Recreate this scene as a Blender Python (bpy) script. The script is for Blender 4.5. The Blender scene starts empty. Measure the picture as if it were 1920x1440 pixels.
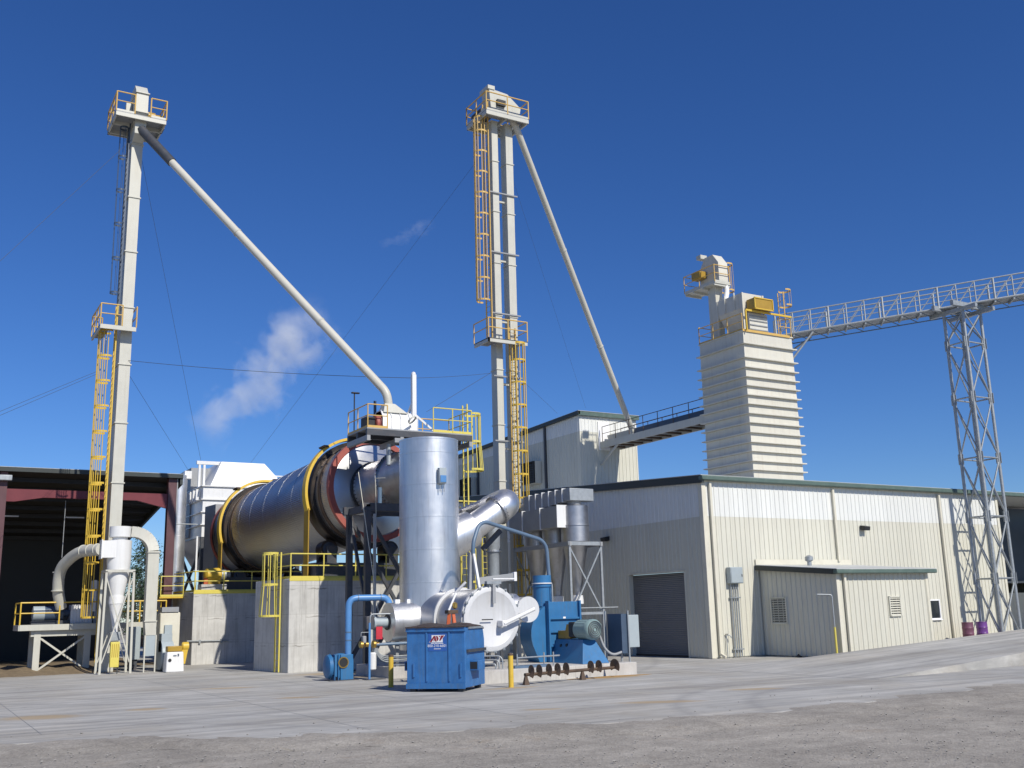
import bpy, bmesh, math, random
from mathutils import Vector as V, Matrix
random.seed(7)
R = math.radians
sc = bpy.context.scene
col = sc.collection

# ------------------------------------------------------------------ camera
CR = V((0.862667, -0.505155, -0.024973)); CD = V((0.087782, 0.198169, -0.976229)); CF = V((0.498096, 0.839969, 0.215297))
H = 2.45
cam = bpy.data.cameras.new('Camera'); co = bpy.data.objects.new('Camera', cam); col.objects.link(co)
m = Matrix.Identity(4)
for i in range(3):
    m[i][0] = CR[i]; m[i][1] = -CD[i]; m[i][2] = -CF[i]
co.matrix_world = Matrix.Translation((0, 0, H)) @ m
cam.sensor_width = 36; cam.lens = 36.0; cam.clip_end = 4000; cam.clip_start = .1
sc.camera = co

def P(x, y, X=None, Y=None, Z=None):
    """point of the place seen at photograph pixel (x, y) on a chosen plane"""
    d = CR * ((x-960)/1920) + CD * ((y-720)/1920) + CF
    t = X/d.x if X is not None else (Y/d.y if Y is not None else (Z-H)/d.z)
    return V((0, 0, H)) + d*t

# ------------------------------------------------------------------ light
SUN = V((.14, -1.0, .85)).normalized()
w = bpy.data.worlds.new('World'); sc.world = w; w.use_nodes = True
nt = w.node_tree; nt.nodes.clear()
sky = nt.nodes.new('ShaderNodeTexSky'); sky.sky_type = 'NISHITA'; sky.sun_disc = False
sky.sun_elevation = math.asin(SUN.z); sky.sun_rotation = math.atan2(SUN.x, SUN.y)
sky.altitude = 300; sky.air_density = 1.0; sky.dust_density = 0; sky.ozone_density = 10
bg = nt.nodes.new('ShaderNodeBackground'); bg.inputs[1].default_value = .102
wo = nt.nodes.new('ShaderNodeOutputWorld')
hs = nt.nodes.new('ShaderNodeHueSaturation'); hs.inputs['Saturation'].default_value = 1.11; hs.inputs['Hue'].default_value = .510
nt.links.new(sky.outputs[0], hs.inputs['Color']); nt.links.new(hs.outputs[0], bg.inputs[0]); nt.links.new(bg.outputs[0], wo.inputs[0])
sl = bpy.data.lights.new('Sun', 'SUN'); sl.energy = 4.5; sl.angle = R(.53); sl.color = (1, .95, .85)
so = bpy.data.objects.new('Sun', sl); col.objects.link(so)
so.rotation_euler = (-SUN).to_track_quat('-Z', 'Y').to_euler(); so.location = (0, -40, 60)
vs = sc.view_settings; vs.view_transform = 'Standard'; vs.look = 'None'; vs.exposure = 0; vs.gamma = 1

# ------------------------------------------------------------------ materials
MATS = {}
def M(name, c, rough=.55, metal=0, var=.12, scale=1.5, bump=0, bscale=30, dirt=None, damt=.35, dscale=.8, streak=False, spec=.5, stretch=None, wear=None, rnd=0):
    mt = bpy.data.materials.new(name); mt.use_nodes = True
    n = mt.node_tree.nodes; l = mt.node_tree.links; b = n['Principled BSDF']
    b.inputs['Roughness'].default_value = rough; b.inputs['Metallic'].default_value = metal
    b.inputs['Specular IOR Level'].default_value = spec
    tc = n.new('ShaderNodeTexCoord'); src = tc.outputs['Object']
    if stretch:
        mp = n.new('ShaderNodeMapping'); mp.inputs['Scale'].default_value = stretch
        l.new(src, mp.inputs[0]); src = mp.outputs[0]
    nz = n.new('ShaderNodeTexNoise'); nz.inputs['Scale'].default_value = scale; nz.inputs['Detail'].default_value = 8; nz.inputs['Roughness'].default_value = .65
    l.new(src, nz.inputs[0])
    rp = n.new('ShaderNodeValToRGB')
    rp.color_ramp.elements[0].position = .3; rp.color_ramp.elements[1].position = .7
    lo = [max(0, x*(1-var)) for x in c]; hi = [min(1, x*(1+var)) for x in c]
    rp.color_ramp.elements[0].color = (*lo, 1); rp.color_ramp.elements[1].color = (*hi, 1)
    l.new(nz.outputs[0], rp.inputs[0]); cout = rp.outputs[0]
    if dirt:
        d = n.new('ShaderNodeTexNoise'); d.inputs['Scale'].default_value = dscale; d.inputs['Detail'].default_value = 9; d.inputs['Roughness'].default_value = .7
        if streak:
            mp2 = n.new('ShaderNodeMapping'); mp2.inputs['Scale'].default_value = (5, 5, .35)
            l.new(tc.outputs['Object'], mp2.inputs[0]); l.new(mp2.outputs[0], d.inputs[0])
        else:
            l.new(tc.outputs['Object'], d.inputs[0])
        r2 = n.new('ShaderNodeValToRGB'); r2.color_ramp.elements[0].position = .5; r2.color_ramp.elements[1].position = .75
        r2.color_ramp.elements[0].color = (0, 0, 0, 1); r2.color_ramp.elements[1].color = (damt, damt, damt, 1)
        l.new(d.outputs[0], r2.inputs[0])
        mx = n.new('ShaderNodeMixRGB'); l.new(r2.outputs[0], mx.inputs[0]); l.new(cout, mx.inputs[1]); mx.inputs[2].default_value = (*dirt, 1); cout = mx.outputs[0]
    if wear:    # chips and scrapes: (colour, scale, threshold, amount)
        wz = n.new('ShaderNodeTexNoise'); wz.inputs['Scale'].default_value = wear[1]; wz.inputs['Detail'].default_value = 10; wz.inputs['Roughness'].default_value = .75
        l.new(tc.outputs['Object'], wz.inputs[0]); wr = n.new('ShaderNodeValToRGB'); wr.color_ramp.elements[0].position = wear[2]; wr.color_ramp.elements[1].position = wear[2]+.035
        wr.color_ramp.elements[0].color = (0, 0, 0, 1); wr.color_ramp.elements[1].color = (wear[3],)*3+(1,); l.new(wz.outputs[0], wr.inputs[0])
        wm = n.new('ShaderNodeMixRGB'); l.new(wr.outputs[0], wm.inputs[0]); l.new(cout, wm.inputs[1]); wm.inputs[2].default_value = (*wear[0], 1); cout = wm.outputs[0]
    if rnd:     # sheet-to-sheet difference of the paint
        oi = n.new('ShaderNodeObjectInfo'); mr = n.new('ShaderNodeMapRange'); mr.inputs['To Min'].default_value = 1-rnd; mr.inputs['To Max'].default_value = 1+rnd; l.new(oi.outputs['Random'], mr.inputs[0])
        hv = n.new('ShaderNodeHueSaturation'); l.new(mr.outputs[0], hv.inputs['Value']); l.new(cout, hv.inputs['Color']); cout = hv.outputs[0]
    l.new(cout, b.inputs['Base Color'])
    rr = n.new('ShaderNodeMapRange'); rr.inputs['To Min'].default_value = max(.03, rough-.1); rr.inputs['To Max'].default_value = min(1, rough+.12)
    l.new(nz.outputs[0], rr.inputs[0]); l.new(rr.outputs[0], b.inputs['Roughness'])
    if bump:
        bn = n.new('ShaderNodeTexNoise'); bn.inputs['Scale'].default_value = bscale; bn.inputs['Detail'].default_value = 4
        l.new(src, bn.inputs[0]); bp = n.new('ShaderNodeBump'); bp.inputs['Strength'].default_value = bump; bp.inputs['Distance'].default_value = .02
        l.new(bn.outputs[0], bp.inputs['Height']); l.new(bp.outputs[0], b.inputs['Normal'])
    MATS[name] = mt
    return mt
RUST = (.16, .075, .035); GRIME = (.12, .105, .085)
M('tan', (.605, .59, .50), .5, var=.04, scale=.6, dirt=(.42, .37, .28), damt=.4, dscale=1.0, streak=True, rnd=.035)
M('whitesiding', (.71, .715, .68), .45, var=.03, scale=.6, dirt=(.55, .55, .5), damt=.3, dscale=1.0, streak=True, rnd=.03)
M('creamtrim', (.65, .62, .51), .5, var=.05, dirt=(.42, .36, .27), damt=.3, dscale=2)
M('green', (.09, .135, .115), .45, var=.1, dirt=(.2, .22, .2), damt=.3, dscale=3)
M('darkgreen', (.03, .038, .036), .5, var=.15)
M('roof', (.5, .51, .5), .45, var=.06)
M('doorgrey', (.165, .17, .18), .55, var=.06, dirt=(.1, .1, .1), damt=.3)
M('alu', (.78, .78, .775), .40, .95, var=.06, scale=1.2, bump=.045, bscale=7, dirt=(.46, .45, .43), damt=.55, dscale=1.6, streak=True)
M('aludull', (.50, .50, .51), .42, 1, var=.12, scale=1.5, bump=.08, bscale=9, dirt=(.22, .19, .16), damt=.45, dscale=2)
M('drumskin', (.50, .505, .52), .42, 1, var=.06, scale=1.2, dirt=(.26, .245, .23), damt=.3, dscale=.6)
M('drumend', (.50, .51, .53), .33, 1, var=.1, scale=.8, dirt=(.3, .26, .2), damt=.3)
M('whitepaint', (.74, .74, .735), .4, var=.04, dirt=(.5, .46, .4), damt=.3, dscale=1.6, streak=True)
M('offwhite', (.74, .74, .73), .42, var=.04, dirt=(.46, .42, .36), damt=.3, dscale=1.6, streak=True)
M('creampipe', (.55, .53, .46), .42, var=.04)
M('cream', (.53, .52, .455), .45, var=.05, dirt=(.36, .30, .22), damt=.3, dscale=1.2, streak=True)
M('towercream', (.62, .60, .52), .5, var=.04, dirt=(.42, .35, .27), damt=.42, dscale=.9, streak=True, rnd=.05)
M('yellow', (.66, .44, .05), .45, var=.12, scale=4, dirt=(.33, .22, .06), damt=.45, dscale=4, wear=(RUST, 7, .66, .8))
M('paleyellow', (.66, .56, .11), .45, var=.1, scale=4, dirt=(.4, .32, .1), damt=.4, dscale=4, wear=(RUST, 7, .67, .7))
M('beigeyellow', (.62, .40, .11), .5, var=.1, scale=4, dirt=(.4, .3, .16), damt=.4, dscale=4)
M('blue', (.035, .15, .38), .45, var=.22, scale=2.5, dirt=(.10, .16, .24), damt=.65, dscale=2.5, streak=True, wear=((.09, .055, .04), 4.5, .665, .85))
M('bluefan', (.03, .155, .345), .42, var=.1, scale=2, dirt=(.10, .13, .16), damt=.5, dscale=2.5, streak=True, wear=((.10, .07, .05), 5.5, .68, .8))
M('bluepipe', (.09, .24, .50), .35, var=.1)
M('steelblue', (.11, .17, .25), .4, var=.12)
M('darksteel', (.055, .06, .07), .5, var=.25, dirt=RUST, damt=.3, dscale=3)
M('greysteel', (.30, .31, .32), .5, var=.12, dirt=(.16, .13, .1), damt=.35, dscale=3)
M('galv', (.36, .385, .40), .5, .5, var=.15, scale=6, dirt=(.3, .31, .3), damt=.3, dscale=4)
M('black', (.02, .02, .022), .5, var=.2)
M('rubber', (.045, .032, .028), .7, var=.35, scale=3, bump=.3, bscale=9, dirt=(.12, .07, .05), damt=.6, dscale=3)
M('maroon', (.105, .045, .05), .45, var=.12, dirt=(.11, .045, .04), damt=.35)
M('redbeam', (.15, .022, .03), .45, var=.12)  # darkened red: the eave's shade on the beam is put into the colour
M('redring', (.34, .085, .065), .5, var=.15, dirt=(.14, .06, .045), damt=.5, dscale=1.5)
M('rust', (.115, .078, .055), .7, .3, var=.35, scale=3, dirt=(.06, .045, .035), damt=.6)
M('tyresteel', (.05, .042, .036), .4, .7, var=.3, dirt=RUST, damt=.4)
M('motorgreen', (.24, .345, .34), .45, var=.1, dirt=(.1, .12, .11), damt=.4, dscale=5)
M('orange', (.55, .12, .04), .55, var=.15, dirt=RUST, damt=.4, dscale=6)
M('purple', (.17, .06, .26), .35, var=.15, dirt=(.08, .04, .1), damt=.4, dscale=4)
M('plum', (.17, .065, .105), .5, var=.2, dirt=(.1, .05, .06), damt=.4, dscale=4)
M('wood', (.30, .22, .14), .8, var=.25, stretch=(1, 12, 1))
M('navy', (.06, .09, .14), .4, var=.1)
M('boxgrey', (.36, .41, .43), .45, var=.06, dirt=(.26, .28, .28), damt=.3)
M('brass', (.55, .36, .10), .35, .9, var=.2)
M('doorwhite', (.60, .605, .61), .42, var=.06, scale=1.0, dirt=(.40, .38, .34), damt=.4, dscale=1.3, streak=True)
M('stone', (.30, .285, .26), .9, var=.35, scale=8)
M('signwhite', (.8, .8, .8), .5, var=.02)
M('signred', (.24, .02, .035), .5, var=.05)
M('signblue', (.03, .11, .38), .45, var=.08)
M('red', (.5, .03, .05), .5, var=.1)
M('cable', (.06, .065, .07), .6, var=.1)
M('bark', (.09, .065, .045), .9, var=.3, bump=.6, bscale=12)
M('leaf', (.045, .075, .03), .6, var=.45, scale=.7)
M('leafdark', (.03, .055, .025), .6, var=.45, scale=.7)
M('soil', (.20, .15, .09), .95, var=.3, scale=4, bump=.8, bscale=18)
M('grain', (.42, .25, .09), .9, var=.25, scale=30, bump=.5, bscale=120)
M('silverbolt', (.55, .55, .55), .35, 1)
M('shedwall', (.022, .023, .022), .6, var=.1)  # near-black: deep shade inside the shed is put into wall and roof colour
M('amber', (.38, .235, .03), .4, var=.1)

def glassmat():
    mt = M('glass', (.02, .025, .03), .06, var=.05); mt.node_tree.nodes['Principled BSDF'].inputs['Specular IOR Level'].default_value = .8
glassmat()

def concrete_mat(name, base, form=True):
    mt = M(name, base, .85, var=.16, scale=1.1, bump=.25, bscale=35, dirt=(.20, .185, .165), damt=.55, dscale=1.3, streak=True)
    n = mt.node_tree.nodes; l = mt.node_tree.links; b = n['Principled BSDF']
    if form:   # formwork board seams: fine relief and leakage lines
        cur = b.inputs['Base Color'].links[0].from_socket
        tc = n.new('ShaderNodeTexCoord'); sx = n.new('ShaderNodeSeparateXYZ'); l.new(tc.outputs['Object'], sx.inputs[0])
        ad = n.new('ShaderNodeMath'); l.new(sx.outputs[0], ad.inputs[0]); l.new(sx.outputs[1], ad.inputs[1])
        cb = n.new('ShaderNodeCombineXYZ'); l.new(ad.outputs[0], cb.inputs[0]); l.new(sx.outputs[2], cb.inputs[1])
        br = n.new('ShaderNodeTexBrick'); br.offset = 0; br.inputs['Scale'].default_value = 1; br.inputs['Mortar Size'].default_value = .008
        br.inputs['Brick Width'].default_value = .66; br.inputs['Row Height'].default_value = 1.25; br.inputs['Color1'].default_value = (1, 1, 1, 1); br.inputs['Color2'].default_value = (.9, .9, .9, 1); br.inputs['Mortar'].default_value = (.62, .6, .58, 1)
        l.new(cb.outputs[0], br.inputs[0])
        mx = n.new('ShaderNodeMixRGB'); mx.blend_type = 'MULTIPLY'; mx.inputs[0].default_value = .75
        l.new(cur, mx.inputs[1]); l.new(br.outputs[0], mx.inputs[2])
        # dark efflorescence tide lines
        wv = n.new('ShaderNodeTexNoise'); wv.inputs['Scale'].default_value = 2.2; wv.inputs['Detail'].default_value = 6; l.new(cb.outputs[0], wv.inputs[0])
        ma = n.new('ShaderNodeMath'); ma.operation = 'MULTIPLY_ADD'; ma.inputs[1].default_value = .22; l.new(wv.outputs[0], ma.inputs[0]); l.new(sx.outputs[2], ma.inputs[2])
        fr = n.new('ShaderNodeMath'); fr.operation = 'PINGPONG'; fr.inputs[1].default_value = .62; l.new(ma.outputs[0], fr.inputs[0])
        rp = n.new('ShaderNodeValToRGB'); rp.color_ramp.elements[0].color = (.45, .43, .4, 1); rp.color_ramp.elements[1].color = (1, 1, 1, 1); rp.color_ramp.elements[1].position = .035
        l.new(fr.outputs[0], rp.inputs[0])
        wm = n.new('ShaderNodeTexNoise'); wm.inputs['Scale'].default_value = .9; l.new(cb.outputs[0], wm.inputs[0])
        wr = n.new('ShaderNodeValToRGB'); wr.color_ramp.elements[0].position = .48; wr.color_ramp.elements[1].position = .56; l.new(wm.outputs[0], wr.inputs[0])
        mx2 = n.new('ShaderNodeMixRGB'); mx2.blend_type = 'MULTIPLY'; l.new(wr.outputs[0], mx2.inputs[0]); l.new(mx.outputs[0], mx2.inputs[1]); l.new(rp.outputs[0], mx2.inputs[2])
        l.new(mx2.outputs[0], b.inputs['Base Color'])
concrete_mat('pier', (.54, .53, .50)); concrete_mat('padcon', (.50, .48, .45), False)

def ground_mat(name, base, gravel):
    mt = bpy.data.materials.new(name); mt.use_nodes = True; MATS[name] = mt
    n = mt.node_tree.nodes; l = mt.node_tree.links; b = n['Principled BSDF']; b.inputs['Roughness'].default_value = .93; b.inputs['Specular IOR Level'].default_value = .2
    tc = n.new('ShaderNodeTexCoord'); O = tc.outputs['Object']
    def noise(s, det=8, rough=.6, st=None, rot=0):
        src = O
        if st:
            mp = n.new('ShaderNodeMapping'); mp.inputs['Scale'].default_value = st; mp.inputs['Rotation'].default_value = (0, 0, rot); l.new(O, mp.inputs[0]); src = mp.outputs[0]
        z = n.new('ShaderNodeTexNoise'); z.inputs['Scale'].default_value = s; z.inputs['Detail'].default_value = det; z.inputs['Roughness'].default_value = rough; l.new(src, z.inputs[0]); return z.outputs[0]
    def ramp(v, p0, p1, c0, c1):
        r = n.new('ShaderNodeValToRGB'); r.color_ramp.elements[0].position = p0; r.color_ramp.elements[1].position = p1
        r.color_ramp.elements[0].color = (*c0, 1); r.color_ramp.elements[1].color = (*c1, 1); l.new(v, r.inputs[0]); return r.outputs[0]
    def mix(f, a, c, mode='MIX'):
        x = n.new('ShaderNodeMixRGB'); x.blend_type = mode
        if isinstance(f, float): x.inputs[0].default_value = f
        else: l.new(f, x.inputs[0])
        l.new(a, x.inputs[1])
        if isinstance(c, tuple): x.inputs[2].default_value = (*c, 1)
        else: l.new(c, x.inputs[2])
        return x.outputs[0]
    lo = tuple(x*.82 for x in base); hi = tuple(x*1.14 for x in base)
    c = ramp(noise(.35), .3, .7, lo, hi)
    if not gravel:
        c = mix(ramp(noise(.22, 7, .65), .46, .66, (0, 0, 0), (.55, .55, .55)), c, (.40, .36, .30))   # dusty patches
        c = mix(.6, c, ramp(noise(.9, 9, .72, (.10, 1.9, 1), R(22)), .36, .64, (.60, .61, .63), (1.16, 1.16, 1.14)), 'MULTIPLY')     # long tyre and sweep marks
        c = mix(.5, c, ramp(noise(.8, 9, .72, (.12, 2.4, 1), R(48)), .38, .62, (.68, .69, .70), (1.12, 1.12, 1.12)), 'MULTIPLY')
        c = mix(.55, c, ramp(noise(1.6, 10, .75), .52, .75, (1, 1, 1), (.66, .64, .62)), 'MULTIPLY')                              # blotches
        c = mix(ramp(noise(7, 6, .7), .66, .74, (0, 0, 0), (.5, .5, .5)), c, (.2, .19, .18))
        for (cx_, cy_, r0_) in ((26., 14.5, 9.2), (26., 14.5, 11.1), (2., 60., 33.5), (2., 60., 35.4), (34., 60., 37.), (34., 60., 38.9), (-14., 8., 27.), (-14., 8., 28.9)):     # tyre tracks swept round the yard
            vm = n.new('ShaderNodeVectorMath'); vm.operation = 'DISTANCE'; vm.inputs[1].default_value = (cx_, cy_, 0); l.new(O, vm.inputs[0])
            s1 = n.new('ShaderNodeMath'); s1.operation = 'SUBTRACT'; s1.inputs[1].default_value = r0_; l.new(vm.outputs['Value'], s1.inputs[0])
            s2 = n.new('ShaderNodeMath'); s2.operation = 'ABSOLUTE'; l.new(s1.outputs[0], s2.inputs[0])
            s3 = n.new('ShaderNodeMath'); s3.operation = 'MULTIPLY_ADD'; s3.inputs[1].default_value = .5; l.new(noise(3, 8, .75), s3.inputs[0]); l.new(s2.outputs[0], s3.inputs[2])
            c = mix(ramp(s3.outputs[0], .22, .55, (.42, .42, .42), (0, 0, 0)), c, (.24, .235, .23))
        c = mix(ramp(noise(1.9, 6, .6), .66, .72, (0, 0, 0), (.45, .45, .45)), c, (.15, .14, .13))     # oil spots
        # spilled feed and rusty run-off lying on the slab
        sm = None
        for (x, y, rx, ry, a) in spills:
            mp = n.new('ShaderNodeMapping'); mp.vector_type = 'TEXTURE'; mp.inputs['Location'].default_value = (x, y, 0); mp.inputs['Rotation'].default_value = (0, 0, a); mp.inputs['Scale'].default_value = (rx, ry, 1); l.new(O, mp.inputs[0])
            g = n.new('ShaderNodeTexGradient'); g.gradient_type = 'SPHERICAL'; l.new(mp.outputs[0], g.inputs[0])
            if sm is None: sm = g.outputs['Fac']
            else:
                q = n.new('ShaderNodeMath'); q.operation = 'MAXIMUM'; l.new(sm, q.inputs[0]); l.new(g.outputs['Fac'], q.inputs[1]); sm = q.outputs[0]
        q = n.new('ShaderNodeMath'); q.operation = 'MULTIPLY_ADD'; q.inputs[1].default_value = .9; l.new(noise(5, 10, .8), q.inputs[0]); 
        qq = n.new('ShaderNodeMath'); qq.operation = 'ADD'; qq.inputs[1].default_value = -.42; l.new(sm, qq.inputs[0]); l.new(qq.outputs[0], q.inputs[2])
        c = mix(ramp(q.outputs[0], .2, .62, (0, 0, 0), (.75, .75, .75)), c, (.40, .30, .18))
        bp = n.new('ShaderNodeBump'); bp.inputs['Strength'].default_value = .35; bp.inputs['Distance'].default_value = .01; l.new(noise(40, 6, .7), bp.inputs['Height']); l.new(bp.outputs[0], b.inputs['Normal'])
    else:
        c = mix(.8, c, ramp(noise(1.1, 10, .75), .35, .65, (.78, .76, .74), (1.15, 1.14, 1.12)), 'MULTIPLY')
        c = mix(.3, c, ramp(noise(.5, 8, .7, (.14, 1.7, 1), R(24)), .38, .62, (.70, .69, .68), (1.16, 1.15, 1.13)), 'MULTIPLY')
        c = mix(ramp(noise(.7, 9, .7), .58, .72, (0, 0, 0), (.5, .5, .5)), c, (.27, .21, .15))
        v = n.new('ShaderNodeTexVoronoi'); v.inputs['Scale'].default_value = 26; l.new(O, v.inputs[0])
        c = mix(.4, c, ramp(v.outputs['Color'], .15, .85, (.6, .6, .6), (1.35, 1.33, 1.3)), 'MULTIPLY')
        v2 = n.new('ShaderNodeTexVoronoi'); v2.inputs['Scale'].default_value = 9; l.new(O, v2.inputs[0])
        c = mix(.15, c, ramp(v2.outputs['Color'], .1, .9, (.6, .6, .6), (1.35, 1.33, 1.3)), 'MULTIPLY')
        bp = n.new('ShaderNodeBump'); bp.inputs['Strength'].default_value = .55; bp.inputs['Distance'].default_value = .02; l.new(v.outputs['Distance'], bp.inputs['Height']); l.new(bp.outputs[0], b.inputs['Normal'])
    l.new(c, b.inputs['Base Color'])
def spill(px, py, rx, ry, a=0.):
    p = P(px, py, Z=0); return (p.x, p.y, rx, ry, a)
spills = [spill(75, 1345, 1.5, 1.0, -.5), spill(275, 1330, .8, .6, -.5), spill(560, 1308, 1.0, .5, -.5), spill(650, 1262, 3.2, 1.6, -.3), spill(700, 1268, 2.4, 1.0), spill(1240, 1316, 1.7, .55, -.5), spill(1415, 1292, 1.3, .5, -.4), spill(1160, 1270, 1.6, .5, 0), spill(430, 1290, 1.5, .5, -.4), spill(20, 1262, 3, 3, 0), spill(1020, 1330, .8, .3, -.4), spill(960, 1290, 1.5, .5)]
ground_mat('apron', (.475, .462, .434), False); ground_mat('gravel', (.36, .338, .303), True)

# ------------------------------------------------------------------ builders
def unit(v): return V(v).normalized()
def rootloc(p):
    while p is not None and p.parent is not None: p = p.parent
    return V(p.location) if p is not None else V((0, 0, 0))
class MB:
    def __init__(s): s.v = []; s.f = []
    def add(s, vs, fs):
        k = len(s.v); s.v += [V(x) for x in vs]; s.f += [tuple(i+k for i in f) for f in fs]; return s
    def hexa(s, p):     # 8 points, bottom ring then top ring
        return s.add(p, [(3, 2, 1, 0), (4, 5, 6, 7), (0, 1, 5, 4), (1, 2, 6, 5), (2, 3, 7, 6), (3, 0, 4, 7)])
    def box(s, x0, x1, y0, y1, z0, z1):
        return s.hexa([(x0, y0, z0), (x1, y0, z0), (x1, y1, z0), (x0, y1, z0), (x0, y0, z1), (x1, y0, z1), (x1, y1, z1), (x0, y1, z1)])
    def obox(s, o, u, v, w_):
        o, u, v, w_ = V(o), V(u), V(v), V(w_)
        return s.hexa([o, o+u, o+u+v, o+v, o+w_, o+u+w_, o+u+v+w_, o+v+w_])
    def beam(s, a, b, wd, ht=None, up=(0, 0, 1)):
        a, b = V(a), V(b); ht = ht or wd; d = unit(b-a); up = V(up)
        if abs(d.dot(up)) > .98: up = V((0, 1, 0)) if abs(d.y) < .9 else V((1, 0, 0))
        x = d.cross(up).normalized()*wd/2; y = x.cross(d).normalized()*ht/2
        return s.hexa([a-x-y, a+x-y, a+x+y, a-x+y, b-x-y, b+x-y, b+x+y, b-x+y])
    def pipe(s, pts, r, n=10, cap=True):
        pts = [V(p) for p in pts]; rs = r if isinstance(r, (list, tuple)) else [r]*len(pts)
        t = [unit(pts[min(i+1, len(pts)-1)]-pts[max(i-1, 0)]) for i in range(len(pts))]
        x = t[0].orthogonal().normalized(); k = len(s.v)
        for i, p in enumerate(pts):
            x = (x - t[i]*x.dot(t[i])).normalized(); y = t[i].cross(x); sc_ = 1.
            if 0 < i < len(pts)-1:
                cs = unit(pts[i]-pts[i-1]).dot(t[i]); sc_ = 1/max(.5, cs)
                bend = (unit(pts[i+1]-pts[i]) - unit(pts[i]-pts[i-1]))
            for j in range(n):
                a = 2*math.pi*j/n; o = x*math.cos(a)+y*math.sin(a)
                if sc_ > 1.001 and bend.length > 1e-4:
                    bd = bend.normalized(); o = o + bd*(o.dot(bd)*(sc_-1))
                s.v.append(p+o*rs[i])
        for i in range(len(pts)-1):
            for j in range(n):
                j2 = (j+1) % n; s.f.append((k+i*n+j, k+i*n+j2, k+(i+1)*n+j2, k+(i+1)*n+j))
        if cap:
            s.f.append(tuple(k+j for j in reversed(range(n)))); s.f.append(tuple(k+(len(pts)-1)*n+j for j in range(n)))
        return s
    def tube(s, a, b, r, n=10, r2=None): return s.pipe([a, b], [r, r if r2 is None else r2], n)
    def lathe(s, o, d, prof, n=32, wob=None, cap=True):
        o = V(o); d = unit(d); x = d.orthogonal().normalized(); y = d.cross(x); k = len(s.v)
        for (t, r) in prof:
            for j in range(n):
                a = 2*math.pi*j/n; rr = r + (wob[j % len(wob)] if wob else 0)
                s.v.append(o+d*t+(x*math.cos(a)+y*math.sin(a))*rr)
        m_ = len(prof)
        for i in range(m_-1):
            for j in range(n):
                j2 = (j+1) % n; s.f.append((k+i*n+j, k+i*n+j2, k+(i+1)*n+j2, k+(i+1)*n+j))
        if cap:
            s.f.append(tuple(k+j for j in reversed(range(n)))); s.f.append(tuple(k+(m_-1)*n+j for j in range(n)))
        return s
    def prism(s, pts, ext):
        pts = [V(p) for p in pts]; e = V(ext); n = len(pts); k = len(s.v)
        s.v += pts + [p+e for p in pts]
        s.f.append(tuple(k+i for i in reversed(range(n)))); s.f.append(tuple(k+n+i for i in range(n)))
        for i in range(n): s.f.append((k+i, k+(i+1) % n, k+n+(i+1) % n, k+n+i))
        return s
    def arcstrip(s, o, d, x, y, r0, r1, wd, a0, a1, n=24):   # ring sector, section r0..r1 by wd along d
        o, d, x, y = V(o), unit(d), V(x), V(y); k = len(s.v)
        for i in range(n+1):
            a = a0+(a1-a0)*i/n; e = x*math.cos(a)+y*math.sin(a)
            s.v += [o+e*r0-d*wd/2, o+e*r1-d*wd/2, o+e*r1+d*wd/2, o+e*r0+d*wd/2]
        for i in range(n):
            b_ = k+4*i
            for j in range(4): s.f.append((b_+j, b_+(j+1) % 4, b_+4+(j+1) % 4, b_+4+j))
        s.f.append((k, k+1, k+2, k+3)); e_ = k+4*n; s.f.append((e_+3, e_+2, e_+1, e_)); return s
    def build(s, name, mat, parent=None, smooth=True, bev=0, kind=None):
        L = rootloc(parent); me = bpy.data.meshes.new(name)
        me.from_pydata([tuple(p-L) for p in s.v], [], s.f)
        bm = bmesh.new(); bm.from_mesh(me); bmesh.ops.recalc_face_normals(bm, faces=bm.faces); bm.to_mesh(me); bm.free()
        me.materials.append(MATS[mat])
        if smooth:
            me.polygons.foreach_set('use_smooth', [True]*len(me.polygons)); me.set_sharp_from_angle(angle=R(38))
        o = bpy.data.objects.new(name, me); col.objects.link(o)
        if parent is not None: o.parent = parent
        if bev:
            b = o.modifiers.new('Bevel', 'BEVEL'); b.width = bev; b.segments = 2; b.limit_method = 'ANGLE'; b.angle_limit = R(50)
        if kind: o['kind'] = kind
        return o
def tag(o, label, cat, group=None):
    o['label'] = label; o['category'] = cat
    if group: o['group'] = group
    return o
def T(name, label, cat, loc, group=None):
    o = bpy.data.objects.new(name, None); col.objects.link(o); o.location = V(loc); o.empty_display_size = .3
    return tag(o, label, cat, group)
def inst(ob, parent, loc, rotz=0):
    c = ob.copy(); col.objects.link(c); c.parent = parent; c.location = V(loc); c.rotation_euler = (0, 0, rotz); return c
def bx(p, name, mat, x0, x1, y0, y1, z0, z1, bev=0): return MB().box(x0, x1, y0, y1, z0, z1).build(name, mat, p, bev=bev)
def tb(p, name, mat, a, b, r, n=10): return MB().tube(a, b, r, n).build(name, mat, p)
def bm_(p, name, mat, a, b, wd, ht=None, up=(0, 0, 1)): return MB().beam(a, b, wd, ht, up).build(name, mat, p)
def fillet(pts, rad, seg=6):
    pts = [V(p) for p in pts]; out = [pts[0]]
    for i in range(1, len(pts)-1):
        a, b, c = pts[i-1], pts[i], pts[i+1]; u = unit(a-b); v = unit(c-b); L = min(rad, (a-b).length*.49, (c-b).length*.49)
        p0, p2 = b+u*L, b+v*L
        for k in range(seg+1):
            t = k/seg; out.append(p0*(1-t)**2+b*2*t*(1-t)+p2*t*t)
    out.append(pts[-1]); return out
def pp(p, name, mat, pts, r, rad=.3, n=10, seg=6): return MB().pipe(fillet(pts, rad, seg), r, n).build(name, mat, p)

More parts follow.
